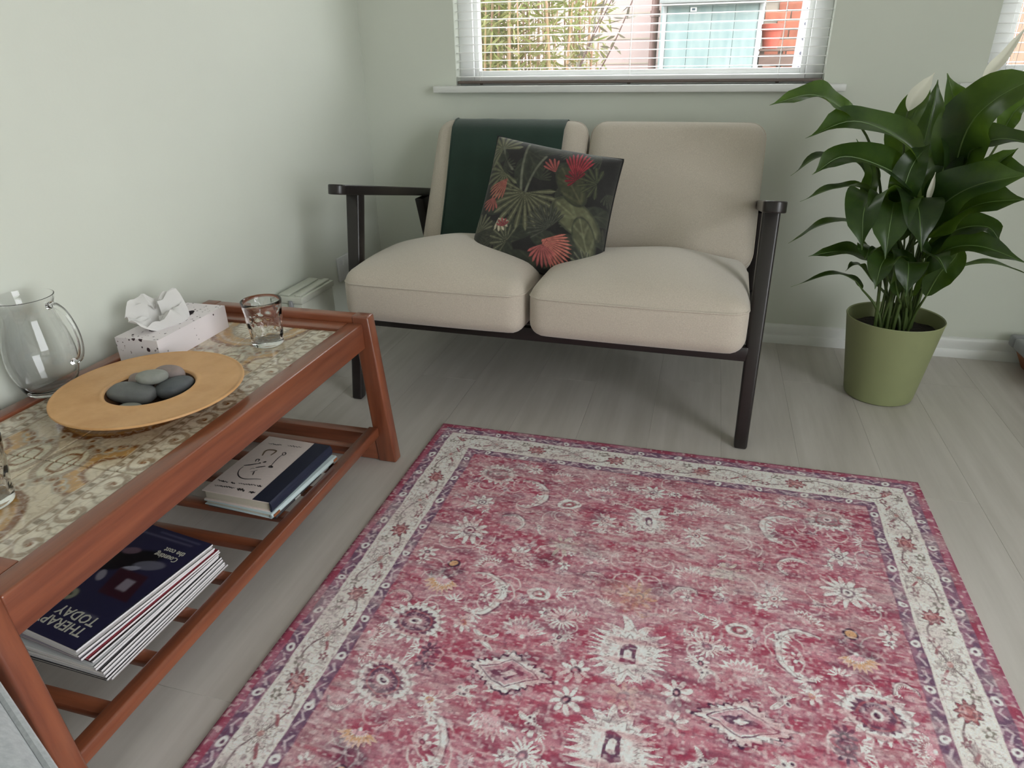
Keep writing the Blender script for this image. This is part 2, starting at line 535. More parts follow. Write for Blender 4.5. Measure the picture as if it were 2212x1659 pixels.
DRAWING = [
    ([(0.0431, -0.0361), (0.0483, -0.0542), (0.0418, -0.0626), (0.0241, -0.062), (0.0248, -0.0423)], 0.0055),
    ([(0.042, -0.0095), (0.0453, -0.018), (0.0386, -0.0192), (0.0365, -0.0111)], 0.002),
    ([(0.0229, -0.0103), (0.0202, -0.0157), (0.019, -0.0114)], 0.003),
    ([(0.031, -0.0033), (0.0291, -0.0085), (0.0255, -0.0049)], 0.0014),
    ([(0.0572, 0.0118), (0.0444, 0.0051), (0.028, -0.0057)], 0.0026),
    ([(0.0263, 0.0122), (0.0173, 0.0066), (0.0084, 0.001)], 0.0026),
    ([(-0.0004, 0.003), (-0.0015, -0.0034), (-0.0088, 0.0006), (-0.0023, 0.0031)], 0.003),
    ([(-0.0034, 0.0007), (-0.0003, -0.0184), (0.0015, -0.04), (-0.0001, -0.0549)], 0.0014),
    ([(0.0017, -0.0527), (0.0042, -0.0592), (-0.0009, -0.0616), (-0.0053, -0.0563), (-0.0037, -0.0504), (0.0017, -0.0527)], 0.0016),
    ([(0.0551, 0.0158), (0.055, 0.0309), (0.0462, 0.0462), (0.0328, 0.0555), (0.0173, 0.0568), (-0.0002, 0.0512), (-0.0145, 0.0486)], 0.0018),
    ([(0.0339, 0.0219), (0.0306, 0.0164), (0.0251, 0.0164)], 0.001),
    ([(0.0135, 0.0398), (0.017, 0.032), (0.0186, 0.0265)], 0.002),
    ([(0.0261, 0.0301), (0.0203, 0.0255), (0.0154, 0.0196)], 0.0009),
]
LETTERING = [
    ([(-0.0321, 0.0935), (-0.0319, 0.0974), (-0.0252, 0.0936), (-0.0284, 0.1001), (-0.0208, 0.0947), (-0.0206, 0.0996)], 0.0022),
    ([(-0.0052, 0.0928), (-0.0069, 0.0994), (0.002, 0.0901), (0.0004, 0.0966), (0.0089, 0.091), (0.0053, 0.0989), (0.0129, 0.0926)], 0.0022),
    ([(0.0195, 0.0906), (0.0199, 0.094), (0.0243, 0.0921), (0.0236, 0.0955), (0.0299, 0.092), (0.0294, 0.0952), (0.0355, 0.0911), (0.0358, 0.0955), (0.0408, 0.0923), (0.042, 0.0958), (0.0453, 0.0933), (0.0471, 0.0967), (0.0524, 0.0929), (0.0522, 0.0963), (0.0561, 0.0936), (0.058, 0.0964), (0.0624, 0.0939), (0.0627, 0.0978), (0.0688, 0.0939)], 0.0013),
    ([(-0.0327, 0.0704), (-0.0308, 0.074), (-0.0263, 0.0693), (-0.0261, 0.0743), (-0.0203, 0.0701)], 0.0018),
    ([(-0.0168, 0.0705), (-0.018, 0.074), (-0.0118, 0.0703), (-0.0098, 0.074), (-0.0064, 0.071), (-0.0052, 0.0752), (0.0002, 0.0716), (0.0018, 0.0747), (0.0058, 0.0732), (0.0068, 0.0763), (0.0119, 0.0739), (0.0143, 0.0758), (0.0175, 0.0737), (0.0199, 0.0761), (0.0232, 0.074)], 0.0013),
    ([(0.0294, 0.0776), (0.0304, 0.0796), (0.0333, 0.0768), (0.0345, 0.0798), (0.0399, 0.075), (0.0389, 0.0795)], 0.0016),
    ([(0.0488, 0.0766), (0.0486, 0.0798), (0.0555, 0.0767), (0.0562, 0.08), (0.0621, 0.0755), (0.0605, 0.0795), (0.0673, 0.0766), (0.0679, 0.079), (0.0738, 0.0751), (0.0741, 0.0785)], 0.0016),
    ([(-0.0228, -0.0947), (-0.0214, -0.0913), (-0.0154, -0.0944), (-0.0142, -0.0902), (-0.0081, -0.0929), (-0.0061, -0.0893), (-0.0007, -0.0942), (0.0012, -0.0894), (0.0064, -0.0933), (0.0076, -0.0895), (0.014, -0.0929)], 0.0012),
    ([(0.029, -0.0909), (0.0284, -0.0878), (0.0336, -0.0911), (0.0349, -0.0874), (0.0387, -0.0893), (0.0395, -0.0862), (0.0464, -0.0886), (0.0462, -0.0859), (0.0519, -0.0901), (0.0537, -0.0864), (0.0564, -0.0883), (0.0583, -0.0863), (0.0636, -0.0893)], 0.0012),
]

# ------------------------------------------------------------------ materials
M_wall = pmat('sage_wall_paint', srgb(218, 222, 211), 0.85, var=0.015, vscale=3, bump=0.15, bscale=120, bdist=0.001)
M_ceil = pmat('white_ceiling_paint', (0.82, 0.82, 0.80), 0.9, var=0.01)
M_white = pmat('white_gloss_trim', (0.78, 0.79, 0.77), 0.35, var=0.01)
M_upvc = pmat('white_window_plastic', (0.80, 0.81, 0.80), 0.3, var=0.01)
M_slat = pmat('white_blind_slat', (0.84, 0.84, 0.82), 0.4, var=0.01)
M_blindrail = pmat('taupe_blind_rail', srgb(112, 98, 92), 0.5, var=0.03)
M_plank = pmat('pale_grey_laminate', srgb(206, 200, 194), 0.42, col2=srgb(188, 182, 175), vscale=2.6, stretch=(9, 0.7, 1), randvar=0.025, bump=0.05, bscale=30, bstretch=(12, 1, 1), spec=0.35, detail=7)
M_pane = pane_mat('window_pane')
M_glass = glass_mat('clear_glass', (1.0, 1.0, 1.0))
M_jug = glass_mat('clear_jug_glass', (1.0, 1.0, 1.0), 1.40)
TEAK1, TEAK2 = srgb(146, 84, 56), srgb(106, 56, 37)
def teak(axis):
    st = [14, 14, 14]; st[axis] = 0.9
    return pmat('teak_%s' % 'xyz'[axis], TEAK1, 0.33, col2=TEAK2, vscale=3.0, stretch=tuple(st), bump=0.04, bscale=20, coat=0.5, detail=6)
M_tx, M_ty, M_tz = teak(0), teak(1), teak(2)
M_linen = pmat('oatmeal_linen', srgb(204, 194, 180), 0.9, col2=srgb(184, 174, 160), vscale=420, stretch=(1, 1, 1), bump=0.5, bscale=520, bdist=0.001, sheen=0.35)
M_dark = pmat('black_stained_wood', srgb(36, 31, 30), 0.32, var=0.12, vscale=6, stretch=(8, 8, 1), spec=0.5)
M_throw = pmat('dark_green_velvet', srgb(22, 50, 40), 0.8, var=0.15, vscale=9, bump=0.15, bscale=90, sheen=0.25)
M_pillow = pmat('botanical_print_velvet', (0, 0, 0), 0.75, attr='print', var=0.06, vscale=60, bump=0.2, bscale=350, sheen=0.15)
M_rug = pmat('printed_rug_pile', (0, 0, 0), 0.95, attr='print', var=0.07, vscale=260, bump=0.35, bscale=480, bdist=0.0015, spec=0.15)
M_tile = pmat('glazed_ornament_tile', (0, 0, 0), 0.12, attr='print', var=0.05, vscale=90, bump=0.05, bscale=60, coat=0.3)
M_grout = pmat('grey_grout', srgb(128, 118, 102), 0.9, var=0.05)
M_bowl = pmat('tan_turned_wood', srgb(214, 168, 116), 0.5, col2=srgb(198, 150, 98), vscale=22, bump=0.05, bscale=120)
M_bowlwell = pmat('dark_bowl_well', srgb(92, 62, 40), 0.6, var=0.1)
M_soil = pmat('dark_potting_soil', srgb(34, 28, 24), 0.95, var=0.3, vscale=80, bump=0.8, bscale=90, bdist=0.008)
M_pot = pmat('sage_green_pot_glaze', srgb(142, 148, 106), 0.55, var=0.03, vscale=9)
M_stem = pmat('green_leaf_stalk', srgb(74, 92, 44), 0.5, var=0.1)
M_leaf = pmat('glossy_dark_leaf', srgb(58, 82, 40), 0.32, col2=srgb(42, 64, 32), vscale=14, stretch=(1, 1, 1), bump=0.12, bscale=40, translucent=0.38, tr_tint=(3.0, 2.6, 0.8), randvar=0.25)
M_rib = pmat('pale_leaf_midrib', srgb(96, 122, 66), 0.45, var=0.05)
M_spathe = pmat('white_lily_spathe', srgb(232, 230, 214), 0.55, var=0.03, vscale=20, translucent=0.3)
M_tissue = pmat('white_tissue_paper', srgb(240, 238, 236), 0.9, var=0.02, bump=0.15, bscale=60, translucent=0.25)
M_plasticbox = pmat('pale_plastic', srgb(205, 208, 196), 0.55, var=0.03)
M_socket = pmat('white_socket_plastic', srgb(216, 218, 218), 0.4, var=0.02)
M_grey = pmat('light_grey_upholstery', srgb(186, 190, 192), 0.95, col2=srgb(164, 168, 172), vscale=140, bump=0.4, bscale=420, bdist=0.001, sheen=0.3)
M_terracotta = pmat('terracotta_wood', srgb(150, 92, 58), 0.6, var=0.1, vscale=8, stretch=(1, 1, 6))
M_greylid = pmat('grey_glazed_top', srgb(150, 152, 156), 0.35, var=0.05)

# ------------------------------------------------------------------ room shell
floor = struct('floor', box(WX0-0.02, WX1+0.02, WY0-0.02, WY1+0.02, -0.10, -0.0085, 0), pmat('dark_underlay', (0.10, 0.095, 0.085), 0.9, var=0.02), label='pale grey wood-effect laminate floor')
_pl, _pw = 1.28, 0.192
_cache = {}
xk, ci = WX0+0.004, 0
while xk < WX1-0.01:
    x1 = min(xk+_pw, WX1-0.002)
    y = WY0+0.002 - ((ci*0.47) % 1.0)*_pl
    while y < WY1-0.02:
        y0, y1 = max(y, WY0+0.002), min(y+_pl, WY1-0.002)
        if y1-y0 > 0.03:
            key = (round(x1-xk, 3), round(y1-y0, 3))
            if key not in _cache:
                _cache[key] = boxes([(-key[0]/2+0.0001, key[0]/2-0.0001, -key[1]/2+0.0001, key[1]/2-0.0001, -0.008, 0.0)], 0.0004, 1)
            obj('plank', _cache[key], M_plank, floor, ((xk+x1)/2, (y0+y1)/2, 0))
        y += _pl
    xk += _pw; ci += 1

T = 0.26
def wall_with_holes(u0, u1, z0, z1, holes):
    """cells around the holes, holes sorted by u"""
    r = []
    u = u0
    for a, b, c, d in holes:
        r.append((u, a, z0, z1)); r.append((a, b, z0, c)); r.append((a, b, d, z1)); u = b
    r.append((u, u1, z0, z1))
    return r
struct('wall_left', box(WX0-T, WX0, WY0-T, WY1+T, -0.1, CEIL+0.1, 0), M_wall, label='pale sage green side wall')
struct('wall_back', boxes([(a, b, WY1, WY1+T, c, d) for a, b, c, d in wall_with_holes(WX0, WX1, -0.1, CEIL+0.1, [WIN1, WIN2])]), M_wall, label='pale sage green wall with the windows')
struct('wall_right', boxes([(WX1, WX1+T, a, b, c, d) for a, b, c, d in wall_with_holes(WY0-T, WY1+T, -0.1, CEIL+0.1, [DOOR])]), M_wall, label='pale sage green wall with the garden door')
struct('wall_front', box(WX0, WX1, WY0-T, WY0, -0.1, CEIL+0.1, 0), M_wall, label='pale sage green wall behind the viewer')
struct('ceiling', box(WX0, WX1, WY0, WY1, CEIL, CEIL+0.1, 0), M_ceil, label='white ceiling')

_sk = [(0, 0), (0.020, 0), (0.020, 0.026), (0.017, 0.031), (0.011, 0.033), (0.011, 0.058), (0.008, 0.066), (0.004, 0.069), (0, 0.069)]
struct('baseboard_back', prism([(WY1-d, z) for d, z in _sk], 0, WX0+0.021, WX1, 0), M_white, label='white stepped skirting board under the windows')
struct('baseboard_left', prism([(WX0+d, z) for d, z in _sk], 1, 1.45, WY1-0.021, 0), M_white, label='white stepped skirting board along the side wall')

def window(idx, W, label):
    x0, x1, z0, z1 = W
    root = bpy.data.objects.new('window_%d' % idx, None); col.objects.link(root)
    root.location = ((x0+x1)/2, WY1, z0); root['kind'] = 'structure'; root['label'] = label
    ox, oz = (x0+x1)/2, z0
    w, h = (x1-x0)/2, z1-z0
    fw = 0.052
    y0, y1 = 0.045, 0.105
    obj('frame', boxes([(-w, -w+fw, y0, y1, 0, h), (w-fw, w, y0, y1, 0, h), (-w+fw, w-fw, y0, y1, 0, fw*0.55), (-w+fw, w-fw, y0, y1, h-fw, h)], 0.003), M_upvc, root)
    s = 0.016
    i = fw
    obj('sash', boxes([(-w+i, -w+i+s, y0+0.012, y1-0.01, fw*.55, h-fw), (w-i-s, w-i, y0+0.012, y1-0.01, fw*.55, h-fw), (-w+i+s, w-i-s, y0+0.012, y1-0.01, fw*.55, fw*.55+s), (-w+i+s, w-i-s, y0+0.012, y1-0.01, h-fw-s, h-fw)], 0.002), M_upvc, root)
    obj('pane', box(-w+i+s, w-i-s, 0.072, 0.076, fw*.55+s, h-fw-s, 0), M_pane, root)
    obj('sill', box(-w-0.072, w+0.062, -0.048, 0.044, -0.022, 0.0, 0.004), M_white, root)
    return root
window(1, WIN1, 'white framed window above the small sofa')
window(2, WIN2, 'white framed window behind the tall plant')

# glazed garden door in the right wall, out of the picture, the main daylight
root = bpy.data.objects.new('door_1', None); col.objects.link(root)
root.location = (WX1, (DOOR[0]+DOOR[1])/2, DOOR[2]); root['kind'] = 'structure'; root['label'] = 'white framed glazed garden door'
w, h = (DOOR[1]-DOOR[0])/2, DOOR[3]-DOOR[2]
obj('frame', boxes([(0.06, 0.12, -w, -w+.06, 0, h), (0.06, 0.12, w-.06, w, 0, h), (0.06, 0.12, -w+.06, w-.06, 0, .06), (0.06, 0.12, -w+.06, w-.06, h-.06, h)], 0.003), M_upvc, root)
obj('pane', box(0.088, 0.092, -w+.06, w-.06, .06, h-.06, 0), M_pane, root)

# wall socket on the left wall behind the sofa
t = thing('wall_socket', 'white double wall socket low on the side wall behind the sofa arm', 'wall socket', (WX0, 2.205, 0.272))
obj('plate', box(0, 0.009, -0.073, 0.073, -0.043, 0.043, 0.003), M_socket, t)
for s in (-1, 1):
    obj('switch', box(0.008, 0.013, s*0.036-0.008, s*0.036+0.008, 0.012, 0.03, 0.002), M_socket, t)

# ------------------------------------------------------------------ venetian blinds
def blind(W, label):
    x0, x1, z0, z1 = W
    t = thing('venetian_blind', label, 'window blind', ((x0+x1)/2, WY1+0.018, z0), group='venetian blinds')
    w = (x1-x0)/2-0.003
    h = z1-z0
    # one slat: shallow crowned strip
    n = 6
    vs, fs = [], []
    for k in range(n+1):
        s = -1+2*k/n
        vs += [(-w, s*0.0125, 0.0022*(1-s*s)), (w, s*0.0125, 0.0022*(1-s*s))]
    m0 = len(vs)
    vs += [(x, y, z-0.0006) for x, y, z in vs]
    for k in range(n):
        fs.append((2*k, 2*k+1, 2*k+3, 2*k+2)); fs.append((m0+2*k, m0+2*k+2, m0+2*k+3, m0+2*k+1))
    fs += [(0, m0, m0+1, 1), (2*n, 2*n+1, m0+2*n+1, m0+2*n)]
    sl = mesh(vs, fs)
    z = 0.027
    while z < h-0.05:
        obj('slat', sl, M_slat, t, (0, 0, z), (math.radians(random.uniform(-1.5, 1.5)), 0, 0)); z += 0.0252
    obj('bottom_rail', box(-w, w, -0.0125, 0.0125, 0.005, 0.0145, 0.003), M_blindrail, t)
    obj('head_rail', box(-w, w, -0.015, 0.015, h-0.042, h-0.002, 0.003), M_slat, t)
    for fx in (-0.86, 0.0, 0.78):
        for dy in (-0.0137, 0.0137):
            obj('ladder_cord', tube([(fx*w, dy, 0.014), (fx*w, dy, h-0.04)], 0.0007, 5), M_slat, t)
        obj('cord_stud', tube([(fx*w, 0, 0.005), (fx*w, 0, 0.0015)], [0.006, 0.005], 8), M_blindrail, t)
    return t
blind(WIN1, 'open white venetian blind hanging in the window above the sofa')
blind(WIN2, 'open white venetian blind hanging in the window behind the tall plant')

# ------------------------------------------------------------------ coffee table
TX, TY = -0.98, 0.92
tab = thing('coffee_table', 'teak coffee table with patterned tile top and slatted magazine shelf', 'coffee table', (TX, TY, 0))
def tb(x0, x1, y0, y1, z0, z1): return (x0-TX, x1-TX, y0-TY, y1-TY, z0, z1)
YN0, YN1, YF0, YF1 = 0.408, 0.440, 1.386, 1.420
obj('long_rail', box(*tb(-0.795, -0.756, YN1, YF0, 0.318, 0.3825), 0.0035, 3), M_ty, tab)
obj('long_rail', box(*tb(-1.203, -1.172, YN1, YF0, 0.318, 0.3825), 0.0035, 3), M_ty, tab)
obj('end_rail', box(*tb(-1.172, -0.795, YF0-0.044, YF0, 0.330, 0.382), 0.003), M_tx, tab)
obj('end_rail', box(*tb(-1.172, -0.795, YN1, YN1+0.060, 0.330, 0.382), 0.003), M_tx, tab)
obj('tile_bed', box(*tb(-1.173, -0.794, YN1+0.059, YF0-0.043, 0.355, 0.3735), 0), M_grout, tab)
def end_frame(y0, y1, dx=0.0):
    e = bpy.data.objects.new('end_frame', None); col.objects.link(e); e.parent = tab
    yc, th = (y0+y1)/2-TY, y1-y0
    zt = 0.399
    obj('leg', prism([(-0.706-TX-dx, 0), (-0.756-TX-dx, 0), (-0.786-TX-dx, zt), (-0.742-TX-dx, zt)], 1, y0-TY, y1-TY, 0.005, 3), M_tz, e)
    obj('leg', prism([(-1.224-TX, 0), (-1.174-TX, 0), (-1.164-TX, zt), (-1.206-TX, zt)], 1, y0-TY, y1-TY, 0.005, 3), M_tz, e)
    obj('top_bar', box(-1.168-TX, -0.780-TX, y0-TY+0.002, y1-TY-0.002, 0.371, zt-0.001, 0.004, 3), M_tx, e)
    obj('bottom_bar', box(-1.178-TX, -0.750-TX, y0-TY+0.003, y1-TY-0.003, 0.002, 0.078, 0.004, 2), M_tx, e)
    return e
end_frame(YN0, YN1, 0.013); end_frame(YF0, YF1)
obj('shelf_rail', box(*tb(-0.772, -0.745, YN1, YF0, 0.075, 0.102), 0.004, 3), M_ty, tab)
obj('shelf_rail', box(*tb(-1.192, -1.164, YN1, YF0, 0.070, 0.102), 0.004, 3), M_ty, tab)
_sl = box(-0.196, 0.196, -0.012, 0.012, -0.008, 0.008, 0.003)
for k in range(9):
    obj('shelf_slat', _sl, M_tx, tab, (-0.969-TX, 1.303-k*0.0975-TY, 0.084))

# the tiles: one print, mirrored from tile to tile
def tile_print(n=120):
    u = np.linspace(0, 1, n)
    P = Paint(u, u, srgb(210, 200, 180))
    U, V = np.meshgrid(u, u)
    U = U+.030*(noise2(0, 0, u, u, .09, .09, 41)-.5); V = V+.030*(noise2(0, 0, u, u, .09, .09, 42)-.5)
    # U: 0 at the long edge of the table .. 1 at its middle; V along the table, mirrored at both seams
    sm = lambda d, w=0.012: np.clip(d/w+0.5, 0, 1)
    cream, taupe, ochre, brown, grey = srgb(222, 212, 192), srgb(148, 128, 106), srgb(180, 138, 82), srgb(120, 76, 38), srgb(172, 162, 142)
    def ring(cx, cy, r, w, k, sx=1.0, sy=1.0, th=None):
        d = np.hypot((U-cx)*sx, (V-cy)*sy)
        a = sm(w/2-abs(d-r))
        if th is not None:
            an = np.arctan2((V-cy)*sy, (U-cx)*sx); a = a*sm(th[1]-an, .1)*sm(an-th[0], .1)
        P.mix(a, k)
    def disc(cx, cy, r, k, sx=1.0, sy=1.0): P.mix(sm(r-np.hypot((U-cx)*sx, (V-cy)*sy)), k)
    # field beyond the bead band
    P.mix(sm(U-0.34), srgb(200, 186, 160))
    # big ochre sickle running between the seams
    d = np.hypot(U-1.02, V-0.02)
    P.mix(sm(0.63-d)*sm(d-0.40), ochre)
    P.mix(sm(0.030-abs(d-0.63), .02), brown); P.mix(sm(0.014-abs(d-0.40), .02), taupe)
    P.mix(sm(0.02-abs(d-0.53), .02)*0.5, cream)
    d2 = np.hypot(U-0.36, V-1.0)
    P.mix(sm(0.34-d2)*sm(d2-0.17)*sm(U-0.36), ochre); P.mix(sm(0.022-abs(d2-0.34), .02)*sm(U-0.36), brown)
    P.mix(sm(0.02-abs(d2-0.17), .02)*sm(U-0.36), brown)
    # medallion petals at the table's middle
    for k in range(7):
        a = math.pi/2*(k+0.5)/7 + math.pi/2
        x, y = 1+0.25*math.cos(a), 0.25*math.sin(a)
        c, s_ = math.cos(a), math.sin(a)
        p, q = (U-x)*c+(V-y)*s_, -(U-x)*s_+(V-y)*c
        e = np.hypot(p/0.13, q/0.035)
        P.mix(sm(1-e, .15), cream); P.mix(sm(.12-abs(e-1), .1), taupe)
    ring(1, 0, .10, .03, brown); disc(1, 0, .06, ochre)
    # oval leaf medallion on the other seam
    e = np.hypot((U-0.80)/0.17, (V-1.0)/0.24)
    P.mix(sm(1-e, .1), srgb(200, 192, 166)); P.mix(sm(.13-abs(e-1), .08), taupe); P.mix(sm(.06-abs(e-.55), .06), brown)
    P.mix(sm(.010-abs(U-.80+.05*np.sin(V*9)), .01)*sm(1-e, .1), brown)
    for k in range(5):
        a = 0.4+0.55*k
        x, y = 0.66+0.20*math.cos(a), .62+0.16*math.sin(a)
        ring(x, y, .055, .022, grey); disc(x, y, .02, brown)
    # bead band and volutes along the edge
    P.mix(sm(.012-abs(U-.335), .012), taupe); P.mix(sm(.010-abs(U-.245), .012), taupe)
    P.mix(sm(.03-abs(U-.29), .012)*sm(np.sin(V*2*math.pi*9)-.1, .5), srgb(128, 112, 90))
    for cy in (0.14, 0.50, 0.86):
        d = np.hypot(U-.125, (V-cy)*.95); an = np.arctan2(V-cy, U-.125)
        sp = np.sin(d*62-an*(1 if cy < .6 else -1))
        P.mix(sm(.115-d)*sm(sp-.1, .6), taupe); P.mix(sm(.022-d), brown)
    for cy in (0.32, 0.68):
        ring(.06, cy, .05, .02, grey); ring(.19, cy, .035, .016, taupe); disc(.13, cy, .018, srgb(128, 108, 84))
    # fine scratched ornament over the whole glaze
    for sd, sc_, th_ in ((51, .05, .055), (52, .035, .05), (53, .075, .05)):
        q = noise2(0, 0, u, u, sc_, sc_, sd)
        P.mix(sm(th_-abs(q-.5), .05)*.38, taupe if sd != 52 else cream)
    nz = noise2(0, 0, u, u, .06, .06, 5)
    P.c *= (0.90+0.20*nz)[..., None]
    return P
_TP = tile_print()
TLX, TLY = 0.1878, 0.2090
def tile_mesh(mu, mv):
    n = len(_TP.xs)
    g = np.linspace(0, 1, n)
    U, V = np.meshgrid(g, g)
    X = (0.5-U)*TLX if not mu else (U-0.5)*TLX     # U=0 at the +x side (front) for the front column
    Y = (V-0.5)*TLY if not mv else (0.5-V)*TLY
    e = np.minimum(np.minimum(U, 1-U), np.minimum(V, 1-V))
    Z = 0.0030-0.0016*np.clip(1-e/0.012, 0, 1)**2
    Vt = np.stack([X.ravel(), Y.ravel(), Z.ravel()], 1)
    flip = (not mu) ^ mv
    F = grid_faces(n, n)
    if flip: F = F[:, ::-1]
    # skirt down into the bed
    b = [i for i in range(n)] + [n*j+n-1 for j in range(1, n)] + [n*(n-1)+i for i in range(n-2, -1, -1)] + [n*j for j in range(n-2, 0, -1)]
    B = Vt[b].copy(); B[:, 2] = -0.002
    o = len(Vt)
    S = np.array([[b[k], o+k, o+(k+1) % len(b), b[(k+1) % len(b)]] for k in range(len(b))])
    if flip: S = S[:, ::-1]
    me = np_mesh(np.vstack([Vt, B]), np.vstack([F, S]), False)
    _TP.write(me)
    return me
_TM = {(a, b): tile_mesh(a, b) for a in (0, 1) for b in (0, 1)}
for c in range(2):
    for r in range(4):
        obj('tile', _TM[(c, r % 2)], M_tile, tab, (-0.8895-c*0.1888-TX, 0.6055+r*0.2100-TY, 0.3735))

# ------------------------------------------------------------------ sofa
SX, SY, SRZ = -0.41, 1.69, math.radians(-1.5)
sofa = thing('sofa', 'small two-seat sofa with oatmeal cushions and black wooden frame', 'sofa', (SX, SY, 0), SRZ)
LX = 0.567
def zy(z): return 0.01+0.19*z        # front legs lean back
for s in (-1, 1):
    obj('front_leg', beam((s*LX, zy(0), 0), (s*LX, zy(0.612), 0.612), 0.034, 0.032, 0.042, 0.042, (1, 0, 0), 0.007, 3, cut='z'), M_dark, sofa)
    obj('rear_leg', beam((s*(LX-0.004), 0.735, 0), (s*(LX-0.004), 0.585, 0.512), 0.026, 0.030, 0.032, 0.075, (1, 0, 0), 0.005, 2, cut='z'), M_dark, sofa)
    # armrest: paddle outline in its own plane, sloping down to the back
    out = []
    for k in range(13):
        a = math.pi*k/12
        out.append((0.027*math.cos(a), -0.0-0.030*math.sin(a)))
    out += [(-0.023, 0.30), (-0.019, 0.635), (0.019, 0.635), (0.023, 0.30)]
    arm = prism(out, 2, -0.0135, 0.0135, 0.0118, 4)
    A = Matrix.Translation((s*LX, 0.035, 0.628)) @ Matrix.Rotation(math.radians(-10.2), 4, 'X')
    arm.transform(A)
    obj('armrest', arm, M_dark, sofa)
    obj('side_rail', beam((s*(LX-0.002), 0.06, 0.250), (s*(LX-0.002), 0.66, 0.215), 0.024, 0.045, 0.024, 0.045, (1, 0, 0), 0.004), M_dark, sofa)
obj('front_rail', box(-LX+0.012, LX-0.012, 0.040, 0.066, 0.232, 0.272, 0.004, 2), M_dark, sofa)
obj('rear_rail', box(-LX+0.012, LX-0.012, 0.650, 0.676, 0.195, 0.240, 0.004, 2), M_dark, sofa)
obj('back_rail', box(-LX+0.010, LX-0.010, 0.672, 0.694, 0.440, 0.480, 0.004, 2), M_dark, sofa)
for k in range(5):
    obj('seat_slat', box(-LX+0.02, LX-0.02, 0.12+k*0.115, 0.17+k*0.115, 0.250-k*0.007, 0.260-k*0.007, 0.002), M_dark, sofa)

def seam(sx, sy, z, r, off, bulge_front=0.0, zc=None):
    """rounded rectangle path"""
    hx, hy = sx/2+off, sy/2+off
    rr = r+off
    P = []
    for cx, cy, a0 in ((hx-rr, hy-rr, 0), (-hx+rr, hy-rr, 90), (-hx+rr, -hy+rr, 180), (hx-rr, -hy+rr, 270)):
        for k in range(7):
            a = math.radians(a0+15*k)
            P.append((cx+rr*math.cos(a), cy+rr*math.sin(a)))
    Q = []
    for i in range(len(P)):
        a, b = P[i], P[(i+1) % len(P)]
        d = math.hypot(a[0]-b[0], a[1]-b[1])
        m = max(1, int(d/0.03))
        for k in range(m):
            t_ = k/m; x, y = a[0]+(b[0]-a[0])*t_, a[1]+(b[1]-a[1])*t_
            if y < -hy+0.004: y -= bulge_front*max(0, 1-(x/hx)**2)**0.7
            Q.append((x, y, z))
    return Q

def seat_cushion(x0, x1, top, name='seat_cushion'):
    sx, sy, sz = x1-x0, 0.455, 0.142
    def dent(p, u, w, t_):
        # edges of the top sit a little lower in the middle of the front, soft uneven filling
        p.z += 0.004*math.sin(u*5+x0*9)*max(0, t_)*(1-u*u)
        return p
    me = cushion(sx, sy, sz, 0.040, top=top, bottom=0.006, front=0.014, n=26, dent=dent, sides=0.004)
    o = obj(name, me, M_linen, sofa, ((x0+x1)/2, 0.178, 0.340), (math.radians(-2.0), 0, 0))
    obj('piping', tube(seam(sx, sy, sz/2-0.030, 0.040, 0.0005, 0.011), 0.0026, 6, True), M_linen, o)
    return o
seat_cushion(-0.548, -0.021, 0.066)
seat_cushion(-0.006, 0.541, 0.060)

BT = math.radians(-31)
def back_cushion(x0, x1, y, z, thick=0.13, hgt=0.45):
    # local: x width, y thickness (front at -y), z height; leaning back
    sx = x1-x0
    me = cushion(sx, thick, hgt, 0.048, front=0.016, bottom=0.0, top=0.004, n=24, sides=0.003)
    o = obj('back_cushion', me, M_linen, sofa, ((x0+x1)/2, y, z), (BT, 0, 0))
    P = [(a, -thick/2+0.012, b) for a, b, _ in seam(sx, hgt, 0, 0.048, 0.0)]
    obj('piping', tube([(a, -0.030, b) for a, _, b in P], 0.0024, 6, True), M_linen, o)
    return o
bcL = back_cushion(-0.500, 0.012, 0.5523, 0.5501)
bcR = back_cushion(0.024, 0.552, 0.5523, 0.5501)

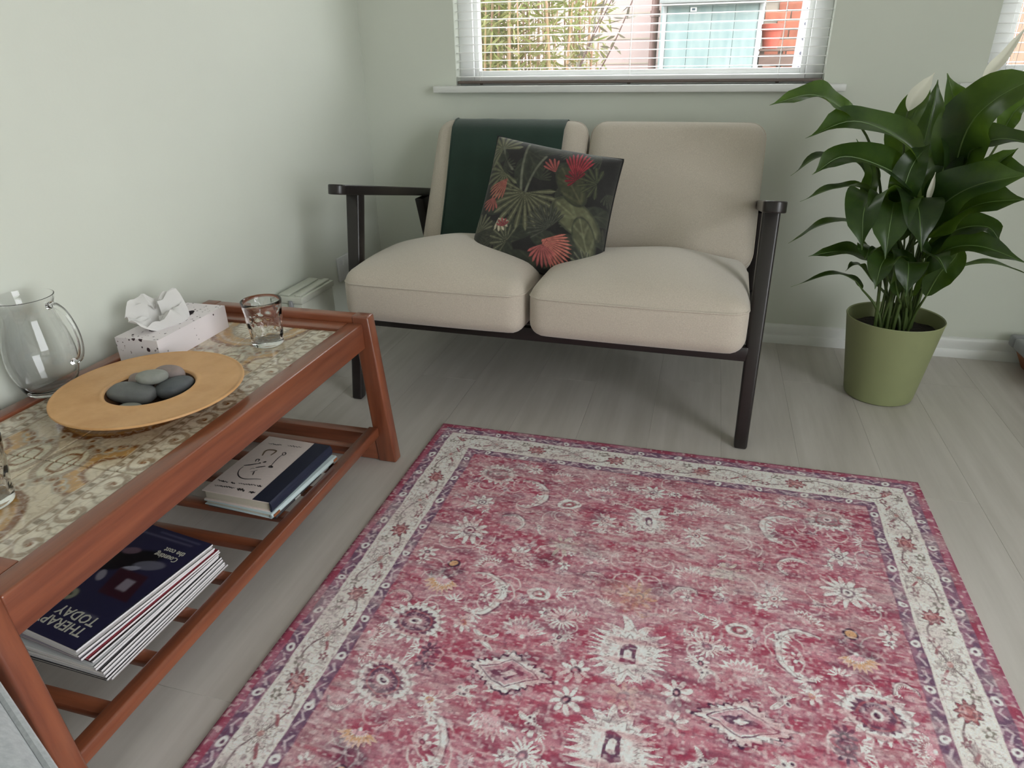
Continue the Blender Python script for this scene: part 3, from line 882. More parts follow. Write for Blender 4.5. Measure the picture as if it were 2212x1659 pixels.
# ------------------------------------------------------------------ throw over the left back cushion
def throw():
    t = thing('throw_blanket', 'dark green throw folded over the back cushion at the patterned pillow', 'blanket', (SX, SY, 0), SRZ)
    c, s_ = math.cos(BT), math.sin(BT)
    def W(y, z):            # cushion-local (thickness, height) -> sofa-local
        return (0.560+y*c-z*s_, 0.563+y*s_+z*c)
    hy, hz = 0.065, 0.21
    path = []
    for k in range(15):     # up the front
        z = -0.205+ k/14*(hz-0.05+0.205)
        bul = 0.016*(max(0, 1-(z/hz)**2))**0.7
        path.append((-hy-0.008-bul, z))
    for k in range(1, 9):   # over the top
        a = math.pi*k/9
        path.append((-(hy+0.008)*math.cos(a), hz-0.05+0.062*math.sin(a)))
    for k in range(9):      # down behind
        path.append((hy+0.008, hz-0.05-k*0.02))
    n, m = len(path), 25
    vs, fs = [], []
    for j, (py, pz) in enumerate(path):
        v = j/(n-1)
        for i in range(m):
            u = i/(m-1)
            x = -0.430+u*0.380 + 0.012*math.sin(v*5+1)*(1-u) - 0.012*v*u
            rip = (0.0030*math.sin(u*9+v*4)+0.0012*math.sin(u*21-v*3))*(1-.8*math.exp(-((v-.58)/.15)**2))
            y, z = W(py-abs(rip) if py < 0 else py+abs(rip), pz+(abs(rip) if abs(py) < .05 else 0))
            vs.append((x, y, z))
    for j in range(n-1):
        for i in range(m-1):
            a = j*m+i
            fs.append((a, a+1, a+m+1, a+m))
    me = mesh(vs, fs, True, 80)
    bm = bmesh.new(); bm.from_mesh(me)
    bmesh.ops.recalc_face_normals(bm, faces=bm.faces)
    bmesh.ops.solidify(bm, geom=bm.faces[:], thickness=0.004)
    me = from_bm(bm, True, 60)
    obj('folded_cloth', me, M_throw, t)
    hem = [vs[j*m] for j in range(n)]
    obj('hem', tube(hem, 0.0035, 6), M_throw, t)
throw()

# ------------------------------------------------------------------ botanical pillow
def pillow_print(n=220):
    u = np.linspace(0, 1, n)
    P = Paint(u, u, srgb(22, 20, 20))
    nz = noise2(0, 0, u, u, .12, .12, 3)
    P.c *= (0.6+0.8*nz)[..., None]
    olive, grey, dk, pale = srgb(96, 98, 72), srgb(84, 84, 76), srgb(44, 48, 40), srgb(132, 132, 104)
    red, coral, wine = srgb(158, 34, 52), srgb(196, 108, 98), srgb(104, 20, 34)
    sm = lambda d, w=0.02: np.clip(d/w+0.5, 0, 1)
    def fan(n_, a0, a1, k1, k2, gap=.55):
        def f(U, V, R):
            r = np.hypot(U, V); a = np.arctan2(V, U)
            a = (a-a0) % (2*math.pi)
            span = (a1-a0)
            t_ = a/span*n_
            fr = abs((t_ % 1)-.5)*2                # 0 on the rib, 1 between leaflets
            inside = sm(span-a, .05)
            L = R*(0.78+0.22*np.cos((a/span-.5)*math.pi))
            body = sm(1-r/L-fr*0.22, .05)*inside*sm((0.35+gap*(1-r/R))*1.25-fr, .25)
            return [(body, k1), (body*sm(.16-fr, .15)*.8, k2), (body*sm(fr-.62, .3)*.6, dk)]
        return f
    def big(k1, k2):
        def f(U, V, R):
            e = np.hypot(U/R, V/(R*.55)); b = sm(1-e, .06)
            veins = sm(np.cos((abs(V)*1.6+U)*2*math.pi*7/R*.16)-.75, .3)
            return [(b, k1), (b*veins*.5, k2), (b*sm(.03*R-abs(V), .01), k2), (b*sm(.10-abs(e-1), .1)*.7, dk)]
        return f
    def flower(k1, k2):
        def f(U, V, R):
            r = np.hypot(U, V); a = np.arctan2(V, U)
            t_ = (a/(2*math.pi)*22) % 1
            fr = abs(t_-.5)*2
            L = R*(.62+.38*np.sin(a*3+1)**2)*np.where(V > -.25*R, 1, .6)
            b = sm(1-r/L-fr*.25, .06)
            return [(b, k1), (b*sm(.45-fr, .3)*.8, k2), (b*sm(.3-r/R, .2)*.6, wine)]
        return f
    pi = math.pi
    # dim undergrowth
    rr = np.random.default_rng(21)
    for _ in range(34):
        x, y = rr.random(2)
        P.stamp(x, y, .09+.07*rr.random(), fan(9, 0, 2.6, srgb(52, 54, 44), srgb(74, 74, 60)), rot=rr.random()*6.28)
    for _ in range(14):
        x, y = rr.random(2)
        P.stamp(x, y, .13, big(srgb(46, 50, 40), srgb(66, 68, 54)), rot=rr.random()*6.28)
    # u: left to right, v: bottom to top of the pillow as seen
    P.stamp(.10, .86, .20, fan(11, pi*.1, pi*1.5, srgb(104, 104, 78), pale), rot=-.2)
    P.stamp(.16, .66, .17, fan(9, pi*.7, pi*1.9, srgb(92, 94, 70), pale))
    for x0, y0, x1, y1 in ((.33, .52, .30, .95), (.36, .52, .46, .86), (.10, .88, .22, .70)):
        U, V = np.meshgrid(u, u)
        t_ = np.clip(((U-x0)*(x1-x0)+(V-y0)*(y1-y0))/((x1-x0)**2+(y1-y0)**2), 0, 1)
        P.mix(sm(.009-np.hypot(U-x0-t_*(x1-x0)+.02*np.sin(t_*3), V-y0-t_*(y1-y0)), .008), srgb(110, 112, 96))
    P.stamp(.36, .53, .30, fan(15, pi*.86, pi*2.12, srgb(88, 88, 66), pale))
    P.stamp(.78, .42, .21, big(srgb(98, 100, 74), srgb(124, 124, 94)), rot=-.5)
    P.stamp(.86, .30, .15, big(srgb(86, 88, 64), srgb(120, 120, 92)), rot=-1.2)
    P.stamp(.60, .30, .20, fan(13, pi*.1, pi*1.1, srgb(58, 60, 52), srgb(92, 92, 80)), rot=.5)
    P.stamp(.70, .66, .18, big(srgb(64, 66, 46), srgb(92, 92, 66)), rot=-.9)
    P.stamp(.88, .72, .15, fan(9, 0, pi*1.2, srgb(54, 58, 40), srgb(88, 90, 62)), rot=1.2)
    P.stamp(.06, .18, .15, fan(9, 0, pi*.9, srgb(92, 92, 72), pale), rot=.3)
    P.stamp(.30, .14, .14, fan(9, 0, pi*1.1, srgb(76, 78, 62), pale), rot=.9)
    P.stamp(.90, .10, .12, fan(9, 0, pi*1.3, srgb(70, 72, 62), pale), rot=.4)
    # flowers
    P.stamp(.72, .72, .24, fan(9, pi*.30, pi*.72, red, srgb(190, 70, 84), .7))
    P.stamp(.73, .71, .10, fan(7, pi*.1, pi*1.2, wine, red, .7), rot=.4)
    P.stamp(.56, .74, .13, fan(5, pi*.45, pi*.95, srgb(150, 70, 70), coral, .5))
    P.stamp(.56, .20, .24, fan(13, -pi*.36, pi*.16, coral, srgb(216, 138, 118), .7))
    P.stamp(.57, .17, .15, fan(9, pi*1.15, pi*1.9, srgb(172, 88, 88), coral, .7))
    P.stamp(.20, .62, .20, fan(7, pi*1.15, pi*1.5, srgb(170, 92, 82), srgb(200, 128, 108), .6))
    P.stamp(.12, .46, .12, fan(6, pi*1.1, pi*1.7, srgb(160, 84, 78), coral, .6))
    P.stamp(.20, .30, .11, fan(5, pi*1.4, pi*2.0, srgb(186, 176, 150), srgb(206, 198, 176), .6))
    P.stamp(.25, .24, .07, fan(5, pi*.2, pi*1.0, srgb(140, 46, 64), coral, .6))
    P.c *= (0.60+0.42*noise2(0, 0, u, u, .02, .02, 9))[..., None]
    return P
def pillow():
    S = 0.385
    t = thing('throw_pillow', 'square black botanical pillow with palm leaves and pink flowers', 'pillow', (-0.437, 1.830, 0.402))
    P = pillow_print()
    n = len(P.xs)
    U, V = np.meshgrid(P.xs, P.ys)
    a, b = 2*U-1, 2*V-1
    # sides curve in a little between the corners
    X = a*S/2*(1-0.045*(1-b*b)); Z = b*S/2*(1-0.045*(1-a*a))
    # sagging: wider towards the bottom
    X = X*(1+0.03*(1-V)) - 0.10*Z
    prof = (np.clip(1-a**4, 0, 1)*np.clip(1-b**4, 0, 1))**0.55
    wr = 0.004*np.sin(a*9+b*5)*np.clip(abs(a)+abs(b)-.7, 0, 1)+0.003*np.sin(b*14-a*6)*np.clip(abs(b)-.45, 0, 1)
    H = 0.068*prof*(1+0.12*(0.5-V))+wr*prof
    front = np.stack([X, -H, Z], -1).reshape(-1, 3)
    back = np.stack([X, 0.8*H, Z], -1).reshape(-1, 3)
    F = grid_faces(n, n)
    def place(me):
        me.transform(Matrix.Rotation(math.radians(-35), 4, 'X') @ Matrix.Rotation(math.radians(10.0), 4, 'Y'))
        me.transform(Matrix.Translation((0, 0.115, 0.150)))
    me = np_mesh(front, F); P.write(me); place(me)
    obj('front_cover', me, M_pillow, t)
    sub = np.arange(0, n, 3)
    if sub[-1] != n-1: sub = np.append(sub, n-1)
    idx = (sub[:, None]*n+sub[None, :]).ravel()
    me = np_mesh(back[idx], grid_faces(len(sub), len(sub))[:, ::-1]); place(me)
    obj('back_cover', me, pmat('black_velvet', srgb(24, 22, 22), 0.8, var=0.1), t)
    e = list(range(0, n, 6))
    ring = [front[i] for i in e] + [front[j*n+n-1] for j in e] + [front[(n-1)*n+(n-1-i)] for i in e] + [front[(n-1-j)*n] for j in e]
    me = tube(ring, 0.0028, 6, True); place(me)
    obj('edge_seam', me, pmat('black_velvet', srgb(24, 22, 22), 0.8), t)
pillow()

# ------------------------------------------------------------------ rug
def rug():
    CX, CY, HX, HY = -0.050, 0.806, 0.613, 0.802
    xs = np.arange(-HX, HX+1e-6, 2*HX/728)
    ys = np.concatenate([np.arange(-HY, -0.30, 0.009), np.arange(-0.30, HY, 0.0017), [HY]])
    P = Paint(xs, ys, srgb(176, 86, 106))
    nb = lambda sy, sx, sd: noise2(0, 0, ys, xs, sy, sx, sd)
    red, deep, pink, white, cream = srgb(176, 72, 96), srgb(150, 54, 80), srgb(208, 152, 164), srgb(244, 239, 236), srgb(236, 230, 224)
    purple, dkp, grey, rose, gold = srgb(110, 78, 100), srgb(74, 48, 72), srgb(150, 136, 138), srgb(166, 92, 104), srgb(214, 168, 130)
    sm = lambda d, w=0.0022: np.clip(d/w+0.5, 0, 1)
    X, Y = np.meshgrid(xs, ys)
    # ---- ground of the field
    P.mix(nb(.03, .07, 1)*.65, deep)
    P.mix(np.clip(nb(.014, .035, 2)*1.5-.50, 0, .85), pink)
    P.mix(np.clip(nb(.05, .10, 3)*1.6-.85, 0, .55), srgb(190, 150, 160))
    P.mix(np.clip(nb(.006, .014, 4)*1.5-.75, 0, .6), srgb(214, 172, 182))
    P.mix(np.clip(nb(.02, .06, 8)*2-1.35, 0, .6), srgb(112, 60, 86))
    P.warp = ((nb(.016, .016, 61)-.5)*.0055+(nb(.05, .05, 62)-.5)*.010, (nb(.016, .016, 63)-.5)*.0055+(nb(.05, .05, 64)-.5)*.010)
    # ---- motifs (rug centre = origin, every one mirrored into the four quarters)
    def rosette(n_, k1=white, kc=purple, ko=dkp, dep=.26):
        def f(U, V, R):
            r = np.hypot(U, V); a = np.arctan2(V, U)
            rb = R*(1-dep+dep*np.cos(a*n_))
            ri = R*.52*(1-.18+.18*np.cos(a*n_+math.pi))
            return [(sm(rb+.0026-r)*.55, ko), (sm(rb-r), k1), (sm(.0016-abs(r-ri))*.8, grey), (sm(R*.30-r), kc), (sm(R*.2-r), k1), (sm(R*.10-r), ko)]
        return f
    def daisy(n_, kc=dkp, k1=white):
        def f(U, V, R):
            r = np.hypot(U, V); a = np.arctan2(V, U)
            pet = abs(np.cos(a*n_/2))**.7
            return [(sm(R*pet+.002-r)*.4, purple), (sm(R*pet-r), k1), (sm(R*.30-r), kc), (sm(R*.13-r), pink)]
        return f
    def palmette(n_=23, kc=purple):
        def f(U, V, R):
            r = np.hypot(U, V*.92); a = np.arctan2(V, U)
            bend = a+.28*np.sin(2*a)*(r/R)
            tooth = abs(((bend/(2*math.pi)*n_) % 1)-.5)*2
            rb = R*(.72+.42*tooth**1.3)*(1+.10*np.sin(a))
            ri = R*.62*(.80+.25*tooth)
            c = np.maximum(abs(U)/(R*.20), (abs(V)*.9+abs(U)*.5)/(R*.36))
            return [(sm(rb+.0022-r)*.5, dkp), (sm(rb-r), white), (sm(.0015-abs(r-ri))*.9, grey), (sm(.001-abs(r-rb*.86))*.6, grey),
                    (sm(1-c, .08), kc), (sm(.5-c, .08), white)]
        return f
    def bigpalm(kc):
        def f(U, V, R):
            r = np.hypot(U, V*1.15); a = np.arctan2(V, U)
            tooth = abs(((a/(2*math.pi)*19) % 1)-.5)*2
            rb = R*(.70+.30*tooth)
            return [(sm(rb-r), white), (sm(R*.62*(.85+.2*tooth)-r), kc), (sm(.002-abs(r-R*.46)), rose), (sm(R*.30*(.8+.3*tooth)-r), srgb(180, 140, 150)),
                    (sm(R*.17-r), white), (sm(R*.09-r), dkp), (sm(.0016-abs(r-R*.78))*.7, grey)]
        return f
    def diamond(U, V, R):
        d = abs(U)/(R)+abs(V)/(R*.56)
        w = .075*np.sin(np.arctan2(V*1.6, U)*22)
        return [(sm(1.10+w-d, .03), dkp), (sm(.98+w-d, .03), white), (sm(.03-abs(d-.70), .03), purple), (sm(.62-d, .03), srgb(206, 168, 178)),
                (sm(.36+.08*np.cos(np.arctan2(V, U)*4)-d, .03), purple), (sm(.16-d, .03), white), (sm(.004-np.hypot(abs(U)-R*1.12, V)), white)]
    def scroll(a0, a1):
        def f(U, V, R):
            r = np.hypot(U, V); a = (np.arctan2(V, U)-a0) % (2*math.pi)
            t_ = np.clip(a/(a1-a0), 0, 1); ok = sm(a1-a0-a, .05)
            w = R*(.05+.16*np.sin(t_*math.pi))
            lv = abs(((t_*13) % 1)-.5)*2
            rin = R-w*(1.0+1.2*lv)
            return [(sm(R+.003-r)*sm(r-R+.001)*ok*.7, dkp), (sm(R-r)*sm(r-rin)*ok, white), (sm(.001-abs(r-R+w*.9))*ok*.8, grey)]
        return f
    def lotus(k1=white, kc=pink):
        def f(U, V, R):
            r = np.hypot(U, V+R*.5); a = np.arctan2(U, V+R*.5)
            t_ = abs(((a/1.9*7+.5) % 1)-.5)*2
            rb = R*1.35*(.72+.28*(1-t_))*np.where(abs(a) < 1.25, 1, 0)
            return [(sm(rb-r), k1), (sm(rb*.78-r)*.9, kc), (sm(rb*.5-r), srgb(222, 176, 186)), (sm(.0014-abs(r-rb*.5))*.8, white), (sm(R*.14-r), white)]
        return f
    def ringm(U, V, R):
        d = np.hypot(U, V*1.5)
        return [(sm(R-d), white), (sm(R*.62-d), grey), (sm(R*.5-d), rose), (sm(R*.2-d), white)]
    def trileaf(U, V, R):
        o = []
        for a in (.4, 2.2, 3.6):
            p, q = U*math.cos(a)+V*math.sin(a), -U*math.sin(a)+V*math.cos(a)
            q = q+.25*p*p/R
            e = np.hypot((p-R*.5)/(R*.52), q/(R*.17))
            o += [(sm(1-e, .12), white), (sm(.16-abs(e-.6), .1)*.5, grey)]
        for a in (.9, 2.9, 5.0, 1.6):
            d = np.hypot(U-R*.26*math.cos(a), V-R*.26*math.sin(a))
            o += [(sm(R*.17-d), white), (sm(R*.10-d), dkp)]
        return o
    def blot(k, s=1.0):
        def f(U, V, R):
            d = np.hypot(U, V*1.3)/R
            return [(np.clip(1-d, 0, 1)**.7*s*(.6+.4*np.sin(U*180)*np.sin(V*140)), k)]
        return f
    def sprig(U, V, R):
        o = []
        for a in np.linspace(.25, 2.9, 6):
            p, q = U*math.cos(a)+V*math.sin(a), -U*math.sin(a)+V*math.cos(a)
            o.append((sm(1-np.hypot((p-R*.6)/(R*.42), q/(R*.10)), .15), white))
        return o
    def four(x, y, R, fn, rot=0.0):
        for fx in ((1, -1) if abs(x) > 1e-6 else (1,)):
            for fy in ((1, -1) if abs(y) > 1e-6 else (1,)):
                P.stamp(fx*x, fy*y, R, fn, fx, fy, rot)
    # curling vines first
    vine_rng = np.random.default_rng(5)
    for _ in range(42):
        x, y = vine_rng.uniform(.02, .46), vine_rng.uniform(.0, .64)
        four(x, y, vine_rng.uniform(.02, .045), lambda U, V, R: [(sm(.0014-abs(np.hypot(U, V)-R*.8))*.75*sm(V+R*.2, .01), white)], vine_rng.uniform(0, 6.28))
    for _ in range(70):
        x, y = vine_rng.uniform(.01, .455), vine_rng.uniform(.0, .64)
        k = int(vine_rng.integers(0, 4))
        four(x, y, vine_rng.uniform(.009, .017), [sprig, daisy(6), daisy(5, purple, srgb(206, 186, 192)), trileaf][k], vine_rng.uniform(0, 6.28))
    for x, y, R, fn, rot in (
            (.19, 0, .076, diamond, 0), (0, .093, .066, palmette(), 0), (.083, .030, .027, daisy(8), .3), (0, .0, .030, daisy(8, purple, srgb(212, 176, 172)), 0),
            (.13, .145, .030, daisy(16, srgb(140, 110, 124)), 0), (.190, .103, .036, lotus(), 0), (.255, .060, .030, trileaf, .5), (.130, .085, .026, trileaf, 2.4), (.105, .150, .018, sprig, .4),
            (.185, .197, .026, ringm, 0), (.150, .205, .020, sprig, 1.2), (.300, .167, .056, scroll(1.1, 4.9), 0), (.255, .19, .018, trileaf, 0),
            (.390, .068, .062, bigpalm(purple), 0), (.335, .012, .020, daisy(8, dkp, purple), 0), (.300, .085, .020, daisy(8, gold), 0), (.452, .02, .026, lotus(white, rose), 1.57),
            (.300, .110, .024, sprig, 2.0), (.345, .135, .020, sprig, .2), (.445, .12, .022, scroll(0, 3.4), 0),
            (0, .238, .040, rosette(8, gold, purple, rose, .35), 0), (0, .190, .018, lotus(gold, rose), 0), (.060, .200, .020, sprig, .3), (.090, .262, .026, scroll(.3, 3.3), 0),
            (.385, .352, .046, rosette(12), 0), (.17, .350, .036, rosette(8, srgb(210, 200, 190), grey, purple, .35), .4), (.095, .325, .030, lotus(), .4), (.25, .300, .028, rosette(9, white, rose), 0),
            (.310, .255, .026, lotus(white, rose), -.5), (.445, .262, .020, daisy(7), 0), (.30, .40, .030, scroll(.6, 4.2), 0), (.235, .395, .020, trileaf, 1.0),
            (0, .480, .046, palmette(13), 0), (0, .360, .024, daisy(8, grey), 0), (.19, .502, .028, ringm, 0), (.295, .520, .056, scroll(1.1, 4.9), 0), (.10, .455, .030, rosette(10, white, rose), 0),
            (.12, .560, .034, lotus(), 0), (.385, .585, .052, bigpalm(grey), 0), (.39, .46, .030, rosette(8, white, purple), 0), (0, .595, .030, rosette(9), 0), (.225, .610, .030, lotus(), .3), (.30, .63, .022, daisy(8), 0), (.06, .53, .02, trileaf, 0),
            (.445, .52, .02, sprig, 1.6), (.055, .42, .018, sprig, .2)):
        four(x, y, R, fn, rot)
    # ---- wear: streaks along the weft, bare patches, darker patches
    bare = np.clip(nb(.05, .16, 12)*.9+nb(.008, .05, 13)*.5-.72, 0, 1)*.9
    bare += np.exp(-((X-.02)/.20)**2-((Y-.41)/.07)**2)*np.clip(nb(.006, .03, 14)*1.3-.25, 0, 1)*.9
    P.mix(np.clip(bare*1.1, 0, .8), srgb(214, 202, 200))
    P.mix(np.clip(nb(.012, .06, 15)*1.8-1.0, 0, .55), red)
    P.mix(np.clip(nb(.006, .006, 17)*1.6-.9, 0, .55), srgb(214, 186, 190)); P.mix(np.clip(nb(.005, .008, 18)*1.8-1.2, 0, .6), srgb(140, 70, 94))
    P.mix(np.clip(nb(.016, .05, 16)*2.2-1.65, 0, .6), srgb(96, 56, 80))
    for x, y, r, k, s in ((-.19, .305, .035, srgb(84, 52, 66), .85), (-.10, .33, .02, dkp, .6), (-.20, .36, .018, dkp, .6), (-.32, .42, .03, dkp, .35), (.26, .50, .022, dkp, .8), (-.36, .62, .05, dkp, .4), (-.02, .24, .06, gold, .35)):
        P.stamp(x, y, r, blot(k, s))
    # strongly dyed flowers
    for fx in (-1, 1):
        for fy in (-1, 1):
            P.stamp(fx*.382, fy*.205, .055, blot(dkp, .95), fx, fy)
            P.stamp(fx*.382, fy*.176, .030, lotus(srgb(222, 190, 176), gold), 1, -1)
            P.stamp(fx*.378, fy*.240, .013, lambda U, V, R: [(sm(R-np.hypot(U, V)), dkp), (sm(R*.7-np.hypot(U, V)), gold)])
    # ---- borders, by the distance to the nearest edge
    E = np.minimum(HX-abs(X), HY-abs(Y))
    along = np.where(HX-abs(X) < HY-abs(Y), Y, X)
    def band(e0, e1, k, a=1.0): P.mix(sm(E-e0)*sm(e1-E)*a, k)
    along = along+P.warp[0]*1.6; E0 = E; E = E+P.warp[1]*.35
    band(-.01, .140, srgb(158, 86, 106))
    # inner and outer purple guard stripes
    for e0, e1 in ((.019, .044), (.116, .139)):
        band(e0, e1, srgb(118, 90, 114))
        P.mix(sm(E-e0)*sm(e1-E)*np.clip(nb(.012, .012, 31)*1.8-.6, 0, .8), srgb(172, 128, 146))
        ec = (e0+e1)/2
        ph = (along/.098) % 1-.5
        d = np.hypot(ph*.098, E-ec)
        P.mix(sm(.0085-d), white); P.mix(sm(.0035-d), purple)
        for o_, sl in ((.22, 1), (.36, -1), (-.22, 1), (-.36, -1)):
            pp = ((along/.098-o_) % 1-.5)*.098
            q = pp*.6+sl*(E-ec)
            P.mix(sm(.0024-abs(q))*sm(.008-abs(pp))*sm(.0085-abs(E-ec))*.75, srgb(220, 204, 210))
    band(0, .019, srgb(160, 74, 96)); P.mix(sm(.019-E)*np.clip(nb(.03, .03, 32)*1.5-.4, 0, .6), srgb(186, 130, 150))
    P.mix(sm(.005-E)*.6, srgb(128, 64, 86))
    # cream main border
    band(.044, .116, cream)
    band(.044, .048, srgb(232, 226, 220)); band(.112, .116, srgb(232, 226, 220))
    mid = .080
    per = .215
    inb = sm(E-.049)*sm(.111-E)
    ph = ((along/per) % 1-.5)*per
    wv = .020*np.sin(along/per*2*math.pi)
    P.mix(inb*sm(.0016-abs(E-mid-wv)), srgb(120, 96, 102))
    for off, fn, R in ((0.0, 'rose', .024), (.5, 'ghost', .030), (.27, 'bud', .010), (-.27, 'bud', .010), (.17, 'leaf', .012), (-.17, 'leaf', .012), (.38, 'red', .012), (-.38, 'red', .012)):
        pp = ((along/per-off) % 1-.5)*per
        q = E-mid-{'rose': .002, 'ghost': 0, 'bud': .018, 'leaf': -.018, 'red': .012}[fn]
        d = np.hypot(pp, q*1.15); a = np.arctan2(q, pp)
        if fn == 'rose':
            rb = R*(.82+.18*np.cos(a*9))
            P.mix(inb*sm(rb-d), srgb(158, 94, 100)); P.mix(inb*sm(.0018-abs(d-R*.55)), srgb(206, 160, 158)); P.mix(inb*sm(R*.28-d), srgb(196, 138, 138)); P.mix(inb*sm(.0012-abs(d-rb))*.8, dkp)
        elif fn == 'ghost':
            rb = R*(.72+.22*np.cos(a*8))
            for s_ in (1, .66, .36): P.mix(inb*sm(.0013-abs(d-rb*s_))*.85, srgb(138, 124, 122))
            P.mix(inb*sm(R*.2-d), srgb(190, 146, 142))
        elif fn == 'red':
            P.mix(inb*sm(.0032-abs(q+pp*.6))*sm(R-d), srgb(164, 106, 112))
        else:
            P.mix(inb*sm(R*(.75+.25*np.cos(a*5))-d), srgb(150, 104, 112) if fn == 'bud' else srgb(142, 136, 126)); P.mix(inb*sm(R*.35-d), cream)
    P.mix(inb*np.clip(nb(.009, .009, 33)*2.2-1.5, 0, .5), srgb(150, 130, 134)); P.mix(inb*sm(.05-abs(nb(.011, .011, 35)-.5), .04)*.5, srgb(134, 112, 118))
    P.mix(sm(.14-E)*np.clip(nb(.03, .06, 34)*1.4-.85, 0, .35), srgb(196, 180, 180))
    # fine weave: pale weft threads and dark specks
    P.mix(np.clip(nb(.004, .007, 71)*2-1.25, 0, .5), srgb(236, 220, 222)); P.mix(np.clip(nb(.0045, .0045, 72)*2.4-1.75, 0, .5), srgb(120, 64, 88))
    P.c *= (.90+.20*np.random.default_rng(3).random(P.c.shape[:2]))[..., None]
    P.c = np.clip(P.c*1.14, 0, .90)
    V = np.stack([X.ravel(), Y.ravel(), np.full(X.size, .0055)], 1)
    E = E0
    nzz = noise2(0, 0, ys, xs, .25, .3, 77).ravel()
    edge = np.clip(E.ravel()/.006, 0, 1)
    V[:, 2] = .0042+.0013*edge+.0012*nzz
    ny, nx = X.shape
    F = grid_faces(nx, ny)
    b = list(range(nx))+[nx*j+nx-1 for j in range(1, ny)]+[nx*(ny-1)+i for i in range(nx-2, -1, -1)]+[nx*j for j in range(ny-2, 0, -1)]
    b = np.array(b); B = V[b].copy(); B[:, 2] = .0002
    o = len(V); k = np.arange(len(b)); k2 = (k+1) % len(b)
    S = np.stack([b[k], o+k, o+k2, b[k2]], 1)
    me = np_mesh(np.vstack([V, B]), np.vstack([F, S]))
    P.write(me)
    o = obj('rug', me, M_rug, None, (CX, CY, 0), (0, 0, math.radians(-0.3)))
    tag(o, 'worn crimson floral rug with a cream border on the pale floor', 'rug')
rug()

# ------------------------------------------------------------------ things on the table top (tiles at z = 0.3765)
TZ = 0.3766
# wide-rimmed bowl
bw = thing('bowl', 'wide flat-rimmed tan wooden bowl holding pebbles on the tiled table', 'bowl', (-0.955, 0.925, TZ))
RIM = [(0.0, 0.0), (0.052, 0.0), (0.056, 0.003), (0.075, 0.010), (0.110, 0.019), (0.150, 0.0285), (0.161, 0.0300), (0.1645, 0.0325), (0.1640, 0.0355), (0.1620, 0.0362), (0.1600, 0.0352), (0.155, 0.0355), (0.120, 0.0338), (0.090, 0.0328), (0.084, 0.0335), (0.081, 0.0345), (0.0785, 0.0335), (0.0765, 0.030)]
obj('rim', lathe(RIM, 96, 50), M_bowl, bw)
obj('well', lathe([(0.0770, 0.0305), (0.0745, 0.022), (0.066, 0.012), (0.045, 0.0065), (0.0, 0.005)], 72, 60), M_bowlwell, bw)

def pebble(label, x, y, z, a, b, c, rot, tone, seed):
    bm = bmesh.new()
    bmesh.ops.create_icosphere(bm, subdivisions=4, radius=1)
    r = random.Random(seed)
    ph = [r.uniform(0, 6.28) for _ in range(6)]
    for v in bm.verts:
        p = v.co.normalized()
        k = 1+.07*math.sin(2*p.x+ph[0])*math.cos(1.7*p.y+ph[1])+.05*math.sin(3*p.y+ph[2]+p.z)
        e = 0.85
        p = Vector([math.copysign(abs(t)**e, t) for t in p])
        v.co = Vector((p.x*a*k, p.y*b*k, p.z*c*(k*.4+.6)))
    m = pmat('pebble_%s' % tone, {'slate': srgb(112, 114, 112), 'pale': srgb(146, 148, 140), 'dark': srgb(88, 92, 94), 'rosy': srgb(150, 132, 126)}[tone], 0.6,
             col2={'slate': srgb(92, 94, 94), 'pale': srgb(128, 130, 124), 'dark': srgb(70, 74, 78), 'rosy': srgb(120, 110, 108)}[tone], vscale=30, bump=0.15, bscale=160)
    o = obj('pebble', from_bm(bm, True, 80), m, None, (x, y, z), rot)
    tag(o, label, 'pebble', 'pebbles in the wooden bowl')
R = math.radians
pebble('long dark grey pebble lying at the front left of the bowl', -0.980, 0.905, TZ+0.026, 0.046, 0.024, 0.0165, (R(4), R(6), R(8)), 'slate', 1)
pebble('pale grey oval pebble on top of the pile in the bowl', -0.960, 0.937, TZ+0.046, 0.027, 0.019, 0.0135, (R(-8), R(4), R(38)), 'pale', 2)
pebble('dark grey pebble at the right side of the bowl', -0.922, 0.948, TZ+0.025, 0.027, 0.036, 0.017, (R(5), R(-6), R(-28)), 'dark', 3)
pebble('rosy grey speckled pebble at the back of the bowl', -0.955, 0.976, TZ+0.036, 0.030, 0.020, 0.016, (R(10), 0, R(10)), 'rosy', 4)
pebble('flat pinkish pebble behind the long dark pebble in the bowl', -0.993, 0.945, TZ+0.029, 0.024, 0.022, 0.0145, (R(8), R(10), R(30)), 'rosy', 5)
pebble('small pale pebble at the bottom front edge of the bowl', -0.962, 0.877, TZ+0.013, 0.022, 0.012, 0.008, (0, 0, R(12)), 'pale', 6)

